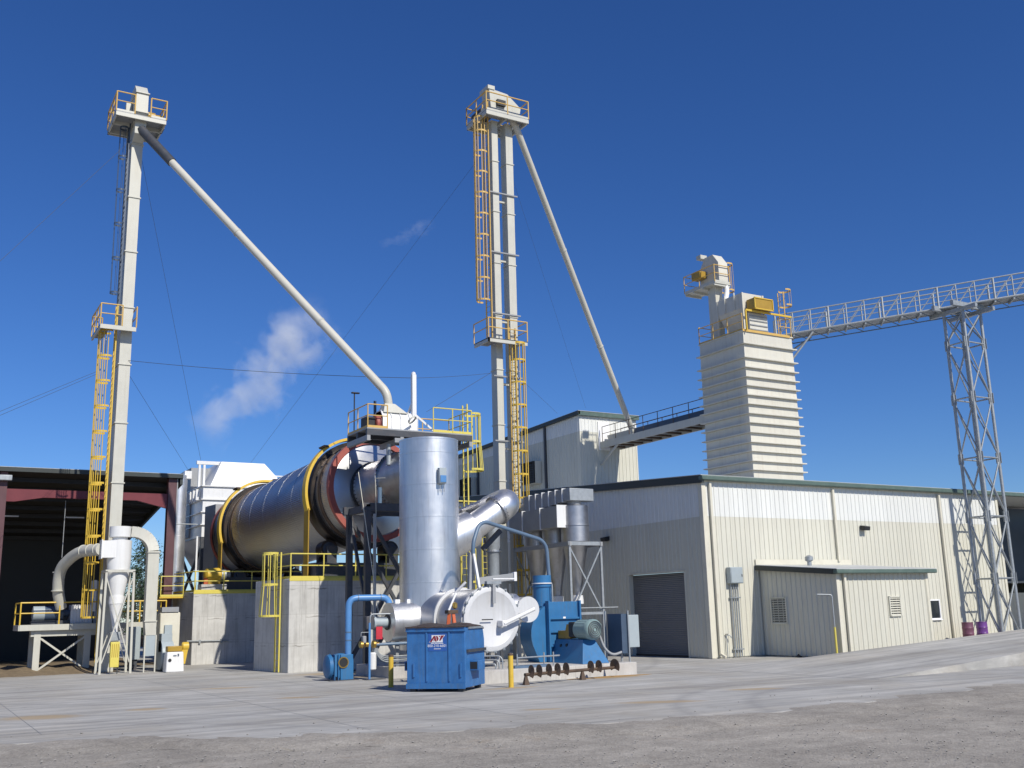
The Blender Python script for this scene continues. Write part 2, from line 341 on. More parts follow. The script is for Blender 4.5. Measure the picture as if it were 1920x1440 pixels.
def railing(p, pts, mat='yellow', h=1.07, r=.028, step=1.4, toe=True, mid=True, toemat=None):
    pts = [V(q) for q in pts]
    for i in range(len(pts)-1):
        a, b = pts[i], pts[i+1]; n = max(1, round((b-a).length/step)); u = V((0, 0, 1))
        for k in range(n + (1 if i == len(pts)-2 else 0)):
            q = a.lerp(b, k/n); tb(p, 'post', mat, q, q+u*h, r, 8)
        tb(p, 'top_rail', mat, a+u*h, b+u*h, r, 8)
        if mid: tb(p, 'mid_rail', mat, a+u*h*.53, b+u*h*.53, r*.85, 8)
        if toe: bm_(p, 'toe_board', toemat or mat, a+u*.06, b+u*.06, .012, .11)
def ladder(p, base, out, z0, z1, mat, wd=.45, cage0=None, cage1=None, hoop=1.35, flare=True, rr=.36, cmat=None, straps=5, sr=.012, stringer=.03):
    """ladder in plan at base, climbing z0..z1, cage bulging along out"""
    cmat = cmat or mat
    o = unit((out[0], out[1], 0)); s = V((-o.y, o.x, 0)); b = V((base[0], base[1], 0)); up = V((0, 0, 1))
    for k in (-1, 1): bm_(p, 'stringer', mat, b+s*k*wd/2+up*z0, b+s*k*wd/2+up*z1, stringer, .06, up=o)
    mb = MB(); z = z0+.2
    while z < z1-.1: mb.tube(b+s*wd/2+up*z, b-s*wd/2+up*z, .014, 5); z += .305
    mb.build('rungs', mat, p, kind='stuff')
    if cage0 is None: return
    def ring(z, k): 
        c = b+o*rr*1.0+up*z; return [c+(s*math.cos(a)+o*math.sin(a))*(rr*k) for a in [R(-35+i*250/16) for i in range(17)]]
    zs = []; z = cage0
    while z < cage1-.2: zs.append(z); z += hoop
    zs.append(cage1)
    for i, z in enumerate(zs):
        k = 1.28 if (flare and i == 0) else 1.
        pts = ring(z, k); mb = MB()
        for q in range(16): mb.beam(pts[q], pts[q+1], .014, .095)
        mb.build('cage_hoop', cmat, p)
    for i in range(straps):
        a = 2+round(i*12/(straps-1)); pts = []
        for j, z in enumerate(zs): pts.append(ring(z, 1.28 if (flare and j == 0) else 1.)[a])
        MB().pipe(pts, sr, 6).build('cage_strap', cmat, p)

_cache = {}
def siding(p, name, mat, o, u, L, z0, ztop, openings=(), pw=.9144, rib=.3048):
    o = V((o[0], o[1], 0)); u = unit((u[0], u[1], 0)); rz = math.atan2(u.y, u.x); RL = rootloc(p)
    br = {0., L}
    k = 1
    while k*pw < L-.05: br.add(round(k*pw, 4)); k += 1
    for q in openings:
        for e in q[:2]:
            if 0 < e < L: br.add(round(e, 4))
    br = sorted(br); zt = ztop if callable(ztop) else (lambda t: ztop)
    for a, b in zip(br[:-1], br[1:]):
        if b-a < .01: continue
        segs = [(z0, None)]
        for (ua, ub, za, zb) in openings:
            if ua <= a+1e-3 and ub >= b-1e-3:
                ns = []
                for (s0, s1) in segs:
                    if za > s0+.02: ns.append((s0, za))
                    if s1 is None or s1 > zb: ns.append((zb, s1))
                segs = ns
        for (s0, s1) in segs:
            prof = [(0, -.012), (0, 0)]; kk = math.ceil((a-.1)/rib)
            while True:
                c = kk*rib+.15-a; kk += 1
                if c < .04: continue
                if c > b-a-.04: break
                prof += [(c-.036, 0), (c-.014, .032), (c+.014, .032), (c+.036, 0)]
            prof += [(b-a-.004, 0), (b-a-.004, -.012)]
            key = (tuple((round(x, 3), y) for x, y in prof), round(s0, 3), round(s1, 3) if s1 is not None else (round(zt(a), 3) if abs(zt(a)-zt(b)) < 1e-4 else ('u', len(_cache))), mat)
            if key in _cache: me = _cache[key]
            else:
                vs_ = [(x, -d, s0) for x, d in prof]+[(x, -d, s1 if s1 is not None else zt(a+x)) for x, d in prof]; n = len(prof)
                fs = [(i, i+1, n+i+1, n+i) for i in range(n-1)]
                me = bpy.data.meshes.new(name); me.from_pydata(vs_, [], fs); me.materials.append(MATS[mat]); _cache[key] = me
            ob = bpy.data.objects.new(name, me); col.objects.link(ob); ob.parent = p
            ob.location = o+u*a-RL; ob.rotation_euler = (0, 0, rz)
def louver(p, name, o, u, n_, wd, ht, mat='creamtrim', slats=9, depth=.08, back='black'):
    """framed slatted vent; o = lower-left, u along, n_ outward"""
    o, u, n_ = V(o), unit(u), unit(n_); up = V((0, 0, 1))
    f = MB()
    for a, b in (((0, 0), (wd, 0)), ((0, ht), (wd, ht))): f.beam(o+u*a[0]+up*a[1]+n_*depth/2, o+u*b[0]+up*b[1]+n_*depth/2, depth, .06)
    for a in (0, wd): f.beam(o+u*a-up*.03+n_*depth/2, o+u*a+up*(ht+.03)+n_*depth/2, .06, depth, up=n_)
    fr = f.build(name, mat, p)
    MB().obox(o+n_*.01, u*wd, up*ht, n_*.01).build('vent_back', back, fr)
    for i in range(slats):
        z = ht*(i+.5)/slats
        MB().hexa([o+up*(z+.02)+n_*.022, o+u*wd+up*(z+.02)+n_*.022, o+u*wd+up*(z-.035)+n_*depth, o+up*(z-.035)+n_*depth, o+up*(z+.03)+n_*.022, o+u*wd+up*(z+.03)+n_*.022, o+u*wd+up*(z-.025)+n_*depth, o+up*(z-.025)+n_*depth]).build('slat', mat, fr)
    return fr

# ================================================================== SETTING
g = MB().add([(-500, -300, -.03), (700, -300, -.03), (700, 900, -.03), (-500, 900, -.03)], [(0, 1, 2, 3)]).build('gravel_ground', 'gravel', smooth=False); g['kind'] = 'structure'; g['label'] = 'grey gravel yard in the foreground'
edge = [(-60, 27.5), (-6, 25.6), (1.67, 24.6)] + [tuple(P(x, y, Z=0).xy) for x, y in ((175, 1386), (340, 1385), (500, 1383), (720, 1376), (960, 1366), (1250, 1350), (1460, 1335), (1700, 1308), (1910, 1283))] + [(34, 19.4), (60, 21)]
bot = [V((x+random.uniform(-.04, .04), y+random.uniform(-.05, .05), 0)) for x, y in edge]
poly = bot + [V((90, 40, 0)), V((90, 140, 0)), V((-60, 140, 0))]
mb = MB(); n = len(poly); mb.v = poly + [p+V((0, -.02, -.06)) for p in poly]; mb.f = [tuple(range(n))]+[(i, (i+1) % n, n+(i+1) % n, n+i) for i in range(n)]
a = mb.build('concrete_apron', 'apron', smooth=False); a['kind'] = 'structure'; a['label'] = 'pale concrete apron with tyre marks'
# gravel spilling over the broken slab edge
mb = MB(); nu = 150; nv = 9; dense = []
for i in range(nu+1):
    t_ = i/nu*(len(edge)-1); k = min(int(t_), len(edge)-2); f_ = t_-k; dense.append((edge[k][0]*(1-f_)+edge[k+1][0]*f_, edge[k][1]*(1-f_)+edge[k+1][1]*f_))
for i, (x, y) in enumerate(dense):
    wob_ = .35*math.sin(x*1.7)+.25*math.sin(x*4.1+1)+random.uniform(-.15, .15)
    for j in range(nv+1):
        s_ = j/nv; yy = y+.75+wob_*.8-s_*3.0; z = -.035+(.075*min(1, s_*2.6) if s_ < .7 else .075*(1-(s_-.7)/.3))+random.uniform(-.012, .012)
        mb.v.append(V((x+random.uniform(-.05, .05), yy, z)))
for i in range(nu):
    for j in range(nv): b = i*(nv+1)+j; mb.f.append((b, b+1, b+nv+2, b+nv+1))
ge = mb.build('gravel_edge', 'gravel'); ge['kind'] = 'structure'; ge['label'] = 'gravel spilling over the broken edge of the concrete apron'
# loose stones on the gravel and along its edge
mb = MB()
for i in range(1700):
    t = random.random(); px = random.uniform(-80, 2000); py = random.uniform(1290, 1460); q = P(px, py, Z=-.03)
    x, y = q.x, q.y
    yy = 19.4+abs(x-17)*.12 if x > 10 else 19.4+(17-x)*.36
    if y > yy+1.6 or (y > yy-.4 and random.random() < .75): continue
    s_ = random.uniform(.008, .03)*(1.6 if random.random() < .04 else 1); vs_ = []
    for k in range(6):
        d = [(1, 0, 0), (-1, 0, 0), (0, 1, 0), (0, -1, 0), (0, 0, .7), (0, 0, -.7)][k]
        vs_.append((x+d[0]*s_*random.uniform(.7, 1.3), y+d[1]*s_*random.uniform(.7, 1.3), -.0+s_*.4+d[2]*s_*random.uniform(.7, 1.2)))
    mb.add(vs_, [(0, 2, 4), (2, 1, 4), (1, 3, 4), (3, 0, 4), (2, 0, 5), (1, 2, 5), (3, 1, 5), (0, 3, 5)])
st = mb.build('gravel_stones', 'stone', smooth=False); st['kind'] = 'stuff'; tag(st, 'loose stones scattered over the gravel in the foreground', 'stones')
# sawn control joints in the slab
for i, y in enumerate((26.5, 31.2, 36.0, 41.5)): MB().box(-20, 31.5 if y > 31.6 else 27, y, y+.012, .0035, .0045).build('control_joint', 'greysteel', a)
for i, x in enumerate((-9, -3, 3, 9, 12.9, 27, 30.8)): MB().box(x, x+.012, 26.0 if x < 9 else 21.5, 46 if x > 10 else 53, .0050, .0060).build('control_joint', 'greysteel', a)
# truck ramp rising to the right
x0, x1 = 27.2, 62.
sl_ = .45/9.0
zt = lambda x: max(0.004, (x-x0)*sl_)
mb = MB(); N = 12; k = 0
for i in range(N+1):
    x = x0+(x1-x0)*i/N; f0 = 23.4+(x-x0)*.09; z = zt(x)
    bk = 31.5-(x-x0)*.03
    mb.v += [V((x, f0, -.05)), V((x, f0, z)), V((x, bk, z)), V((x, bk, -.05))]
for i in range(N):
    b = 4*i
    for j in range(4): mb.f.append((b+j, b+(j+1) % 4, b+4+(j+1) % 4, b+4+j))
mb.f.append((0, 1, 2, 3))
rm = mb.build('concrete_ramp', 'apron', smooth=False); rm['kind'] = 'structure'; rm['label'] = 'concrete truck ramp rising to the right with a low kerb face'

# ------------------------------------------------------------------ main warehouse
WX, WY, WR = 32.7, 37.6, 55.2      # corner and right end of the lit wall
EZ, BZ = 8.25, 6.58                # eave and colour band
RS = .062
W = T('metal_warehouse', 'large tan and white ribbed metal warehouse with green eave and grey roll-up door', 'building', (WX, WY, 0))
rake = lambda y: EZ+(y-WY)*RS
GB = 64.0                           # far end of gable wall
# inner walls
MB().box(WX+.05, WR, WY+.05, WY+.3, 0, EZ).build('wall', 'tan', W)
dy0, dy1, dz = 39.2, 43.72, 4.05
mb = MB()
def gpoly(ya, yb, za): mb.prism([(WX+.05, ya, za), (WX+.05, yb, za), (WX+.05, yb, rake(yb)), (WX+.05, ya, rake(ya))], (.25, 0, 0))
gpoly(WY+.3, dy0, 0); gpoly(dy1, GB, 0); gpoly(dy0, dy1, dz); mb.build('wall', 'tan', W)
MB().box(WR-.3, WR, WY+.3, GB, 0, EZ).build('wall', 'tan', W)
# siding: lit long wall, gable wall
wo_ = (48.15-WX, 49.05-WX, 1.4, 2.4)
siding(W, 'wall_panel', 'tan', (WX, WY), (1, 0), WR-WX, .05, BZ, [wo_])
siding(W, 'upper_wall_panel', 'whitesiding', (WX, WY), (1, 0), WR-WX, BZ+.004, EZ)
fy = lambda t: rake(GB-t)
siding(W, 'wall_panel', 'tan', (WX, GB), (0, -1), GB-WY, .05, BZ, [(GB-dy1, GB-dy0, 0, dz)])
siding(W, 'upper_wall_panel', 'whitesiding', (WX, GB), (0, -1), GB-WY, BZ+.004, fy)
# corner trim, downspouts
bx(W, 'corner_trim', 'creamtrim', WX-.045, WX+.20, WY-.05, WY+.02, 0.02, EZ-.05)
bx(W, 'corner_trim', 'creamtrim', WX-.05, WX+.01, WY-.047, WY+.22, 0.02, EZ-.05)
bx(W, 'corner_trim', 'creamtrim', WR-.16, WR+.04, WY-.05, WY+.02, 0.02, EZ-.05)
for x in (WX+.42, 41.47, 49.9):
    zl = 4.45 if 36 < x < 42.5 else .18
    d = MB().beam((x, WY-.12, zl), (x, WY-.12, EZ-.1), .13, .11, up=(0, 1, 0))
    if zl < 1: d.beam((x, WY-.12, .2), (x+.05, WY-.4, .06), .13, .11)
    d.build('downspout', 'creamtrim', W, bev=.01)
# eave gutter + rake trim + roof
bx(W, 'gutter', 'green', WX-.22, 78, WY-.36, WY-.06, EZ+.03, EZ+.26, bev=.04)
bx(W, 'soffit', 'creamtrim', WX-.02, WR, WY-.02, WY+.1, EZ-.02, EZ+.05)
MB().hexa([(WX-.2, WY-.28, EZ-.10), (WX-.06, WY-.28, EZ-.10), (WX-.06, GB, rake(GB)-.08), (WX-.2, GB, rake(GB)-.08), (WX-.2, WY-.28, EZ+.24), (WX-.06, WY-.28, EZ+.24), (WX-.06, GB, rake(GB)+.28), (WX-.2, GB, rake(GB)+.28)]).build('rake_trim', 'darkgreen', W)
MB().hexa([(WX-.23, WY-.26, EZ+.262), (78, WY-.26, EZ+.262), (78, GB, rake(GB)+.28), (WX-.23, GB, rake(GB)+.28), (WX-.23, WY-.26, EZ+.29), (78, WY-.26, EZ+.29), (78, GB, rake(GB)+.31), (WX-.23, GB, rake(GB)+.31)]).build('roof', 'roof', W)
# roll-up door
mb = MB(); n = 44
for i in range(n):
    z0_ = .06+(dz-.08)*i/n; z1_ = .06+(dz-.08)*(i+1)/n; zm = (z0_+z1_)/2; x = WX+.24
    k = len(mb.v); mb.v += [V((x, dy0, z0_)), V((x, dy1, z0_)), V((x-.025, dy0, zm)), V((x-.025, dy1, zm)), V((x, dy0, z1_)), V((x, dy1, z1_))]
    mb.f += [(k, k+1, k+3, k+2), (k+2, k+3, k+5, k+4)]
dr = mb.build('roll_up_door', 'doorgrey', W, smooth=False)
bx(dr, 'bottom_bar', 'black', WX+.18, WX+.26, dy0+.01, dy1-.01, .01, .1)
for y in (dy0, dy1): bx(W, 'door_jamb', 'tan', WX-.03, WX+.26, y-.05, y+.05, 0.01, dz+.06)
bx(W, 'door_head', 'creamtrim', WX-.032, WX+.26, dy0-.1, dy1+.1, dz, dz+.09)
# window
f = MB()
for q in ((48.12, 49.08, 1.37, 1.44), (48.12, 49.08, 2.36, 2.43)): f.box(q[0], q[1], WY-.06, WY+.04, q[2], q[3])
for q in ((48.12, 48.19), (49.01, 49.08)): f.box(q[0], q[1], WY-.061, WY+.04, 1.38, 2.42)
wn = f.build('window', 'signwhite', W); bx(wn, 'pane', 'glass', 48.19, 49.01, WY-.01, WY+.0, 1.44, 2.36); bx(wn, 'sill', 'signwhite', 48.08, 49.12, WY-.12, WY-.05, 1.33, 1.38)
# recessed open bay to the right under the same eave, its shade put into navy and black walls
bx(W, 'back_wall', 'navy', WR, 78, 48, 48.3, 3.6, EZ+.75); bx(W, 'back_wall', 'tan', WR, 78, 48, 48.3, 0, 2.75); bx(W, 'header_beam', 'galv', WR, 78, 47.7, 47.9, 3.45, 3.6); bx(W, 'back_wall', 'black', WR, 78, 54, 54.2, 0, EZ+1)
bx(W, 'end_wall', 'tan', 77.7, 78, WY, 54, 0, EZ)

# wall lights
def walllight(lab, o, n_, u):
    t = T('wall_light', lab, 'light', o, 'floodlights on the warehouse walls'); o, n_, u = V(o), V(n_), V(u); up = V((0, 0, 1))
    MB().hexa([o-u*.2, o+u*.2, o+u*.2+n_*.32-up*.04, o-u*.2+n_*.32-up*.04, o-u*.2+up*.24, o+u*.2+up*.24, o+u*.2+n_*.36+up*.16, o-u*.2+n_*.36+up*.16]).build('housing', 'black', t, bev=.015)
    MB().obox(o-u*.16+n_*.04-up*.015, u*.32, n_*.24-up*.03, up*.012).build('lens', 'glass', t)
    MB().obox(o-u*.07-n_*.03+up*.05, u*.14, n_*.05, up*.12).build('bracket', 'black', t)
walllight('black floodlight on the shaded gable wall up and left of roll-up door', (WX-.04, 45.4, 5.95), (-1, 0, 0), (0, 1, 0))
walllight('black floodlight high on the sunlit wall above the lean-to', (43.55, WY-.04, 6.1), (0, -1, 0), (1, 0, 0))
# electrical box + conduits
t = T('electrical_box', 'grey electrical box with conduits on sunlit wall near building corner', 'electrical box', (34.25, WY-.2, 0))
bx(t, 'cabinet', 'boxgrey', 33.86, 34.63, WY-.34, WY-.035, 3.41, 4.17, bev=.02); bx(t, 'door', 'boxgrey', 33.89, 34.60, WY-.36, WY-.342, 3.44, 4.14, bev=.006)
bx(t, 'latch', 'black', 34.52, 34.56, WY-.375, WY-.361, 3.72, 3.84)
for i, x in enumerate((34.02, 34.18, 34.31, 34.44)): tb(t, 'conduit', 'galv', (x, WY-.11, .04), (x, WY-.11, 3.42), .035, 8)
for z in (.35, 2.72): bx(t, 'strut', 'galv', 33.92, 34.56, WY-.16, WY-.035, z, z+.06)
t = T('hose_bib', 'small water tap standpipe low on sunlit wall by corner downspout', 'tap', (33.55, WY-.1, 0))
pp(t, 'pipe', 'galv', [(33.55, WY-.1, 0), (33.55, WY-.1, 1.05), (33.72, WY-.2, 1.02), (33.74, WY-.22, .9)], .025, .08); bx(t, 'handle', 'black', 33.5, 33.62, WY-.14, WY-.06, 1.07, 1.1)

# ------------------------------------------------------------------ lean-to
lx0, lx1, ly = 36.0, 42.1, 32.8
Lz, Lw = 3.72, 4.05
S_ = T('lean_to', 'low tan metal lean-to with green eave standing against the sunlit warehouse wall', 'lean-to', (lx0, ly, 0))
MB().prism([(lx0+.05, ly+.05, 0.01), (lx0+.05, WY-.04, .01), (lx0+.05, WY-.04, Lw), (lx0+.05, ly+.05, Lz)], (lx1-lx0-.1, 0, 0)).build('wall', 'tan', S_)
siding(S_, 'wall_panel', 'tan', (lx0, ly), (1, 0), lx1-lx0, .08, Lz)
siding(S_, 'wall_panel', 'tan', (lx0, WY-.05), (0, -1), WY-.05-ly, .05, lambda q: Lw-(Lw-Lz)*q/(WY-ly))
bx(S_, 'corner_trim', 'creamtrim', lx0-.045, lx0+.15, ly-.05, ly+.02, .02, Lz-.02); bx(S_, 'corner_trim', 'creamtrim', lx1-.14, lx1+.03, ly-.051, ly+.02, .02, Lz-.02)
d = MB().beam((lx0+.42, ly-.1, .12), (lx0+.42, ly-.1, Lz-.05), .13, .11, up=(0, 1, 0)); d.beam((lx0+.42, ly-.1, .14), (lx0+.5, ly-.42, .05), .13, .1); d.build('downspout', 'creamtrim', S_, bev=.01)
bx(S_, 'gutter', 'green', lx0-.30, lx1+.35, ly-.38, ly-.12, Lz-.06, Lz+.13, bev=.04)
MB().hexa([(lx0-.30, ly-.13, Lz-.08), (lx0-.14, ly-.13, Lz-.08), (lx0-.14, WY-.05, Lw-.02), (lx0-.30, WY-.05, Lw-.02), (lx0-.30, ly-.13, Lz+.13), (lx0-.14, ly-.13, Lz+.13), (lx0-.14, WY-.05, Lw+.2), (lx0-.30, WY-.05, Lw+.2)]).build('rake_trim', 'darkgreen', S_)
MB().hexa([(lx0-.31, ly-.36, Lz+.135), (lx1+.36, ly-.36, Lz+.135), (lx1+.36, WY-.05, Lw+.21), (lx0-.31, WY-.05, Lw+.21), (lx0-.31, ly-.36, Lz+.16), (lx1+.36, ly-.36, Lz+.16), (lx1+.36, WY-.05, Lw+.24), (lx0-.31, WY-.05, Lw+.24)]).build('roof', 'roof', S_)
bx(S_, 'flashing', 'creamtrim', lx0-.25, lx1+.3, WY-.09, WY-.04, Lw+.24, Lw+.5)
louver(S_, 'louver', (lx0, 36.9, 1.5), (0, -1, 0), (-1, 0, 0), .98, 1.2, 'tan', 11, .09)
louver(S_, 'louver', (39.28, ly, 1.75), (1, 0, 0), (0, -1, 0), .72, .85, 'tan', 8, .09)
v = MB().lathe((38.2, 36.4, Lw+.1), (0, 0, 1), [(0, .11), (.25, .11), (.26, .15), (.3, .2), (.46, .2), (.5, .15), (.55, .05)], 14).build('roof_vent', 'galv', S_)
t = T('vent_pipe', 'thin gooseneck vent pipe, yellow below and grey above, at lean-to corner', 'pipe', (lx0-.2, ly+.15, 0))
tb(t, 'sleeve', 'paleyellow', (lx0-.2, ly+.15, 0), (lx0-.2, ly+.15, 1.35), .05); pp(t, 'pipe', 'galv', [(lx0-.2, ly+.15, 1.3), (lx0-.2, ly+.15, 2.75), (lx0-.75, ly+.5, 2.78)], .035, .12)
t = tag(MB().lathe((37.0-1.25, 35.2, 0.0), (0, 0, 1), [(0, .16), (.05, .15), (.1, .06), (.15, .02)], 12).build('drain_cap', 'black'), 'small dark drain fitting on the ground beside the lean-to', 'drain')

# ------------------------------------------------------------------ upper building
ux, uy, ur = 39.0, 56.9, 43.85
U = T('tall_process_building', 'tall narrow tan and white metal building rising behind the warehouse roof', 'building', (ux, uy, 8))
uz = 15.35; ub = 14.22; us = -(15.64-15.41)/7.3; UB = 92
ur_ = lambda y: uz+(y-uy)*us
MB().prism([(ux+.05, uy+.05, 8), (ux+.05, UB, 8), (ux+.05, UB, ur_(UB)), (ux+.05, uy+.05, uz)], (ur-ux-.1, 0, 0)).build('wall', 'tan', U)
siding(U, 'wall_panel', 'tan', (ux, uy), (1, 0), ur-ux, 8.5, ub); siding(U, 'upper_wall_panel', 'whitesiding', (ux, uy), (1, 0), ur-ux, ub+.004, uz)
siding(U, 'wall_panel', 'tan', (ux, UB), (0, -1), UB-uy, 8.5, ub); siding(U, 'upper_wall_panel', 'whitesiding', (ux, UB), (0, -1), UB-uy, ub+.004, lambda t: ur_(UB-t))
bx(U, 'roof_trim', 'green', ux-.2, ur+.1, uy-.25, uy-.05, uz-.05, uz+.22)
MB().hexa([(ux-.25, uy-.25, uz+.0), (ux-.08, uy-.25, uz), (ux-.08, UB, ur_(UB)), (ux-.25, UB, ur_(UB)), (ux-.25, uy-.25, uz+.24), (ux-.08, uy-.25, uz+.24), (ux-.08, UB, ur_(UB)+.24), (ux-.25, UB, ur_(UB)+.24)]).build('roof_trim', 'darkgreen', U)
MB().hexa([(ux-.24, uy-.24, uz+.245), (ur+.1, uy-.24, uz+.245), (ur+.1, UB, ur_(UB)+.245), (ux-.24, UB, ur_(UB)+.245), (ux-.24, uy-.24, uz+.27), (ur+.1, uy-.24, uz+.27), (ur+.1, UB, ur_(UB)+.27), (ux-.24, UB, ur_(UB)+.27)]).build('roof', 'roof', U)
for y in (61.2, 71.3): bm_(U, 'downspout', 'darksteel', (ux-.1, y, 8.5), (ux-.1, y, ur_(y)), .16, .14, up=(1, 0, 0))
bx(U, 'door', 'signwhite', 40.5, 41.45, uy-.06, uy-.035, 13.0, 15.0)
for y0_, z0_ in ((61.9, 11.25), (71.6, 11.25)):
    bx(U, 'vent_hood', 'tan', ux-.55, ux-.03, y0_, y0_+1.75, z0_, z0_+1.6)
    louver(U, 'louver', (ux-.56, y0_+1.7, z0_+.05), (0, -1, 0), (-1, 0, 0), 1.65, 1.5, 'shedwall', 9, .12)
tag(U, U['label'], 'building')

# ------------------------------------------------------------------ ribbed drying tower
tx0, tx1, ty0, ty1 = 40.37, 44.2, 42.0, 45.75; tz = 17.72
D = T('drying_tower', 'square cream steel drying tower with horizontal stiffener ribs above warehouse roof', 'tower', (tx0, ty0, 8.4))
zs = [17.0, 16.18, 15.61, 15.06, 14.54, 14.0, 13.48, 12.94, 12.41, 11.85, 11.3, 10.79, 10.24, 9.74, 9.19, 8.62]
prev = tz
for i, z in enumerate(zs):
    e = (.0, .008)[i % 2]
    mb = MB()   # each storey's plates bulge out slightly to the rib below
    mb.hexa([(tx0-.01-e, ty0-.01-e, z), (tx1+.01+e, ty0-.01-e, z), (tx1+.01+e, ty1+.01, z), (tx0-.01-e, ty1+.01, z), (tx0, ty0, prev), (tx1, ty0, prev), (tx1, ty1, prev), (tx0, ty1, prev)])
    mb.build('shell_section', 'towercream', D)
    bx(D, 'stiffener_rib', 'towercream', tx0-.19, tx1+.19, ty0-.19, ty1+.19, z-.04, z+.02)
    prev = z-.05
bx(D, 'top_deck', 'towercream', tx0-.06, tx1+.06, ty0-.06, ty1+.06, tz, tz+.06)
dk = bx(D, 'kerb', 'beigeyellow', tx0-.07, tx1-.2, ty0-.075, ty0-.062, tz-.02, tz+.12)
railing(dk, [(tx1-1.0, ty0, tz+.06), (tx1, ty0, tz+.06)], 'beigeyellow', 1.07, toe=False, step=.7)
railing(dk, [(tx0, ty1, tz+.06), (tx0, ty0, tz+.06)], 'beigeyellow', 1.0, step=1.2)
railing(dk, [(tx0+1.2, ty1, tz+.06), (tx0, ty1, tz+.06)], 'beigeyellow', 1.07, step=1.2)
mb = MB()   # surge hopper on the deck
hx0, hx1, hy0, hy1, hz = 40.75, 42.35, 42.25, 44.4, 20.15
mb.hexa([(hx0, hy0, 19.25), (hx1, hy0, 19.25), (hx1, hy1, 19.25), (hx0, hy1, 19.25), (hx0, hy0, hz), (hx1, hy0, hz), (hx1, hy1, hz), (hx0, hy1, hz)])
mb.hexa([(hx0+.5, hy0+.6, tz+.06), (hx1-.5, hy0+.6, tz+.06), (hx1-.5, hy1-.6, tz+.06), (hx0+.5, hy1-.6, tz+.06), (hx0, hy0, 19.25), (hx1, hy0, 19.25), (hx1, hy1, 19.25), (hx0, hy1, 19.25)])
hp = mb.build('surge_hopper', 'towercream', D)
for y in (42.9, 43.7): bm_(hp, 'stiffener', 'towercream', (hx0-.03, y, 19.25), (hx0-.03, y, hz+.15), .07)
for x in (hx0, hx1):
    for y in (hy0, hy1): bm_(hp, 'leg', 'towercream', (x, y, tz+.06), (x, y, hz), .1)
fb = bx(D, 'filter_box', 'towercream', 41.0, 42.4, ty0+.05, ty0+.2, tz+.06, tz+1.2)
for i in range(4): bx(fb, 'slat', 'greysteel', 41.02, 42.38, ty0+.0, ty0+.048, tz+.18+i*.27, tz+.24+i*.27)
gd = bx(D, 'drive_guard', 'amber', 41.0, 42.45, ty0-.45, ty0+.2, 19.05, 19.7, bev=.03)
MB().beam((41.0, ty0-.46, 19.05), (42.45, ty0-.46, 19.05), .06).beam((41.0, ty0-.46, 19.7), (42.45, ty0-.46, 19.7), .06).beam((41.02, ty0-.46, 19.05), (41.02, ty0-.46, 19.7), .06).beam((42.43, ty0-.46, 19.05), (42.43, ty0-.46, 19.7), .06).build('guard_frame', 'yellow', gd)
bm_(D, 'guard_beam', 'yellow', (40.5, ty0-.2, 18.95), (tx1-.1, ty0-.2, 18.95), .1)
bm_(D, 'guard_post', 'yellow', (40.5, ty0-.2, tz), (40.5, ty0-.2, 18.95), .08)
ladder(D, (tx1-.3, ty0+.3), (1, 0), tz, 20.6, 'beigeyellow', .45, 19.8, 20.75, .95, False, cmat='beigeyellow')
# conveyor-leg standing on the tower
lg = T('tower_elevator', 'short bucket elevator with railed head platform on top of the ribbed drying tower', 'bucket elevator', (41.0, 45.0, tz))
a0 = P(1346, 600, Y=45.0)
bx(lg, 'leg_casing', 'towercream', a0.x-.28, a0.x+.28, 44.75, 45.4, tz+.06, 21.5)
hx = a0.x; 
MB().prism([(hx-.3, 44.3, 21.5), (hx-.3, 44.3, 22.7), (hx-.3, 44.75, 23.3), (hx-.3, 45.5, 23.3), (hx-.3, 46.0, 22.6), (hx-.3, 46.0, 21.6)], (.72, 0, 0)).build('head_casing', 'towercream', lg)
pl = bx(lg, 'head_platform', 'cream', hx-.75, hx+.5, 44.2, 47.0, 21.3, 21.38)
for y in (44.3, 45.3, 46.2, 46.9): bm_(pl, 'floor_beam', 'cream', (hx-.75, y, 21.24), (hx+.5, y, 21.24), .08, .12)
railing(pl, [(hx-.75+1.2, 44.2, 21.38), (hx-.75, 44.2, 21.38), (hx-.75, 47.0, 21.38), (hx+.5, 47.0, 21.38)], 'beigeyellow', 1.07, toemat='cream')
bx(lg, 'drive_motor', 'amber', hx-.85, hx-.32, 45.35, 46.2, 21.95, 22.4, bev=.06)
bx(lg, 'vent_stub', 'cream', hx-.5, hx+.0, 45.6, 46.0, 23.3, 23.55)
pp(lg, 'chute', 'whitepaint', [(hx+.3, 44.5, 21.7), (hx+.25, 44.3, 20.9), (hx-.25+.1, 44.1, 20.1)], .16, .2)
ladder(lg, (hx+.75, 45.2), (1, 0), 20.6, 23.0, 'beigeyellow', .45, 21.3, 23.0, 1.7, False, rr=.4)
railing(lg, [(hx+.5, 44.3, 21.38), (hx+.5, 45.0, 21.38)], 'beigeyellow', 1.07, toe=False)

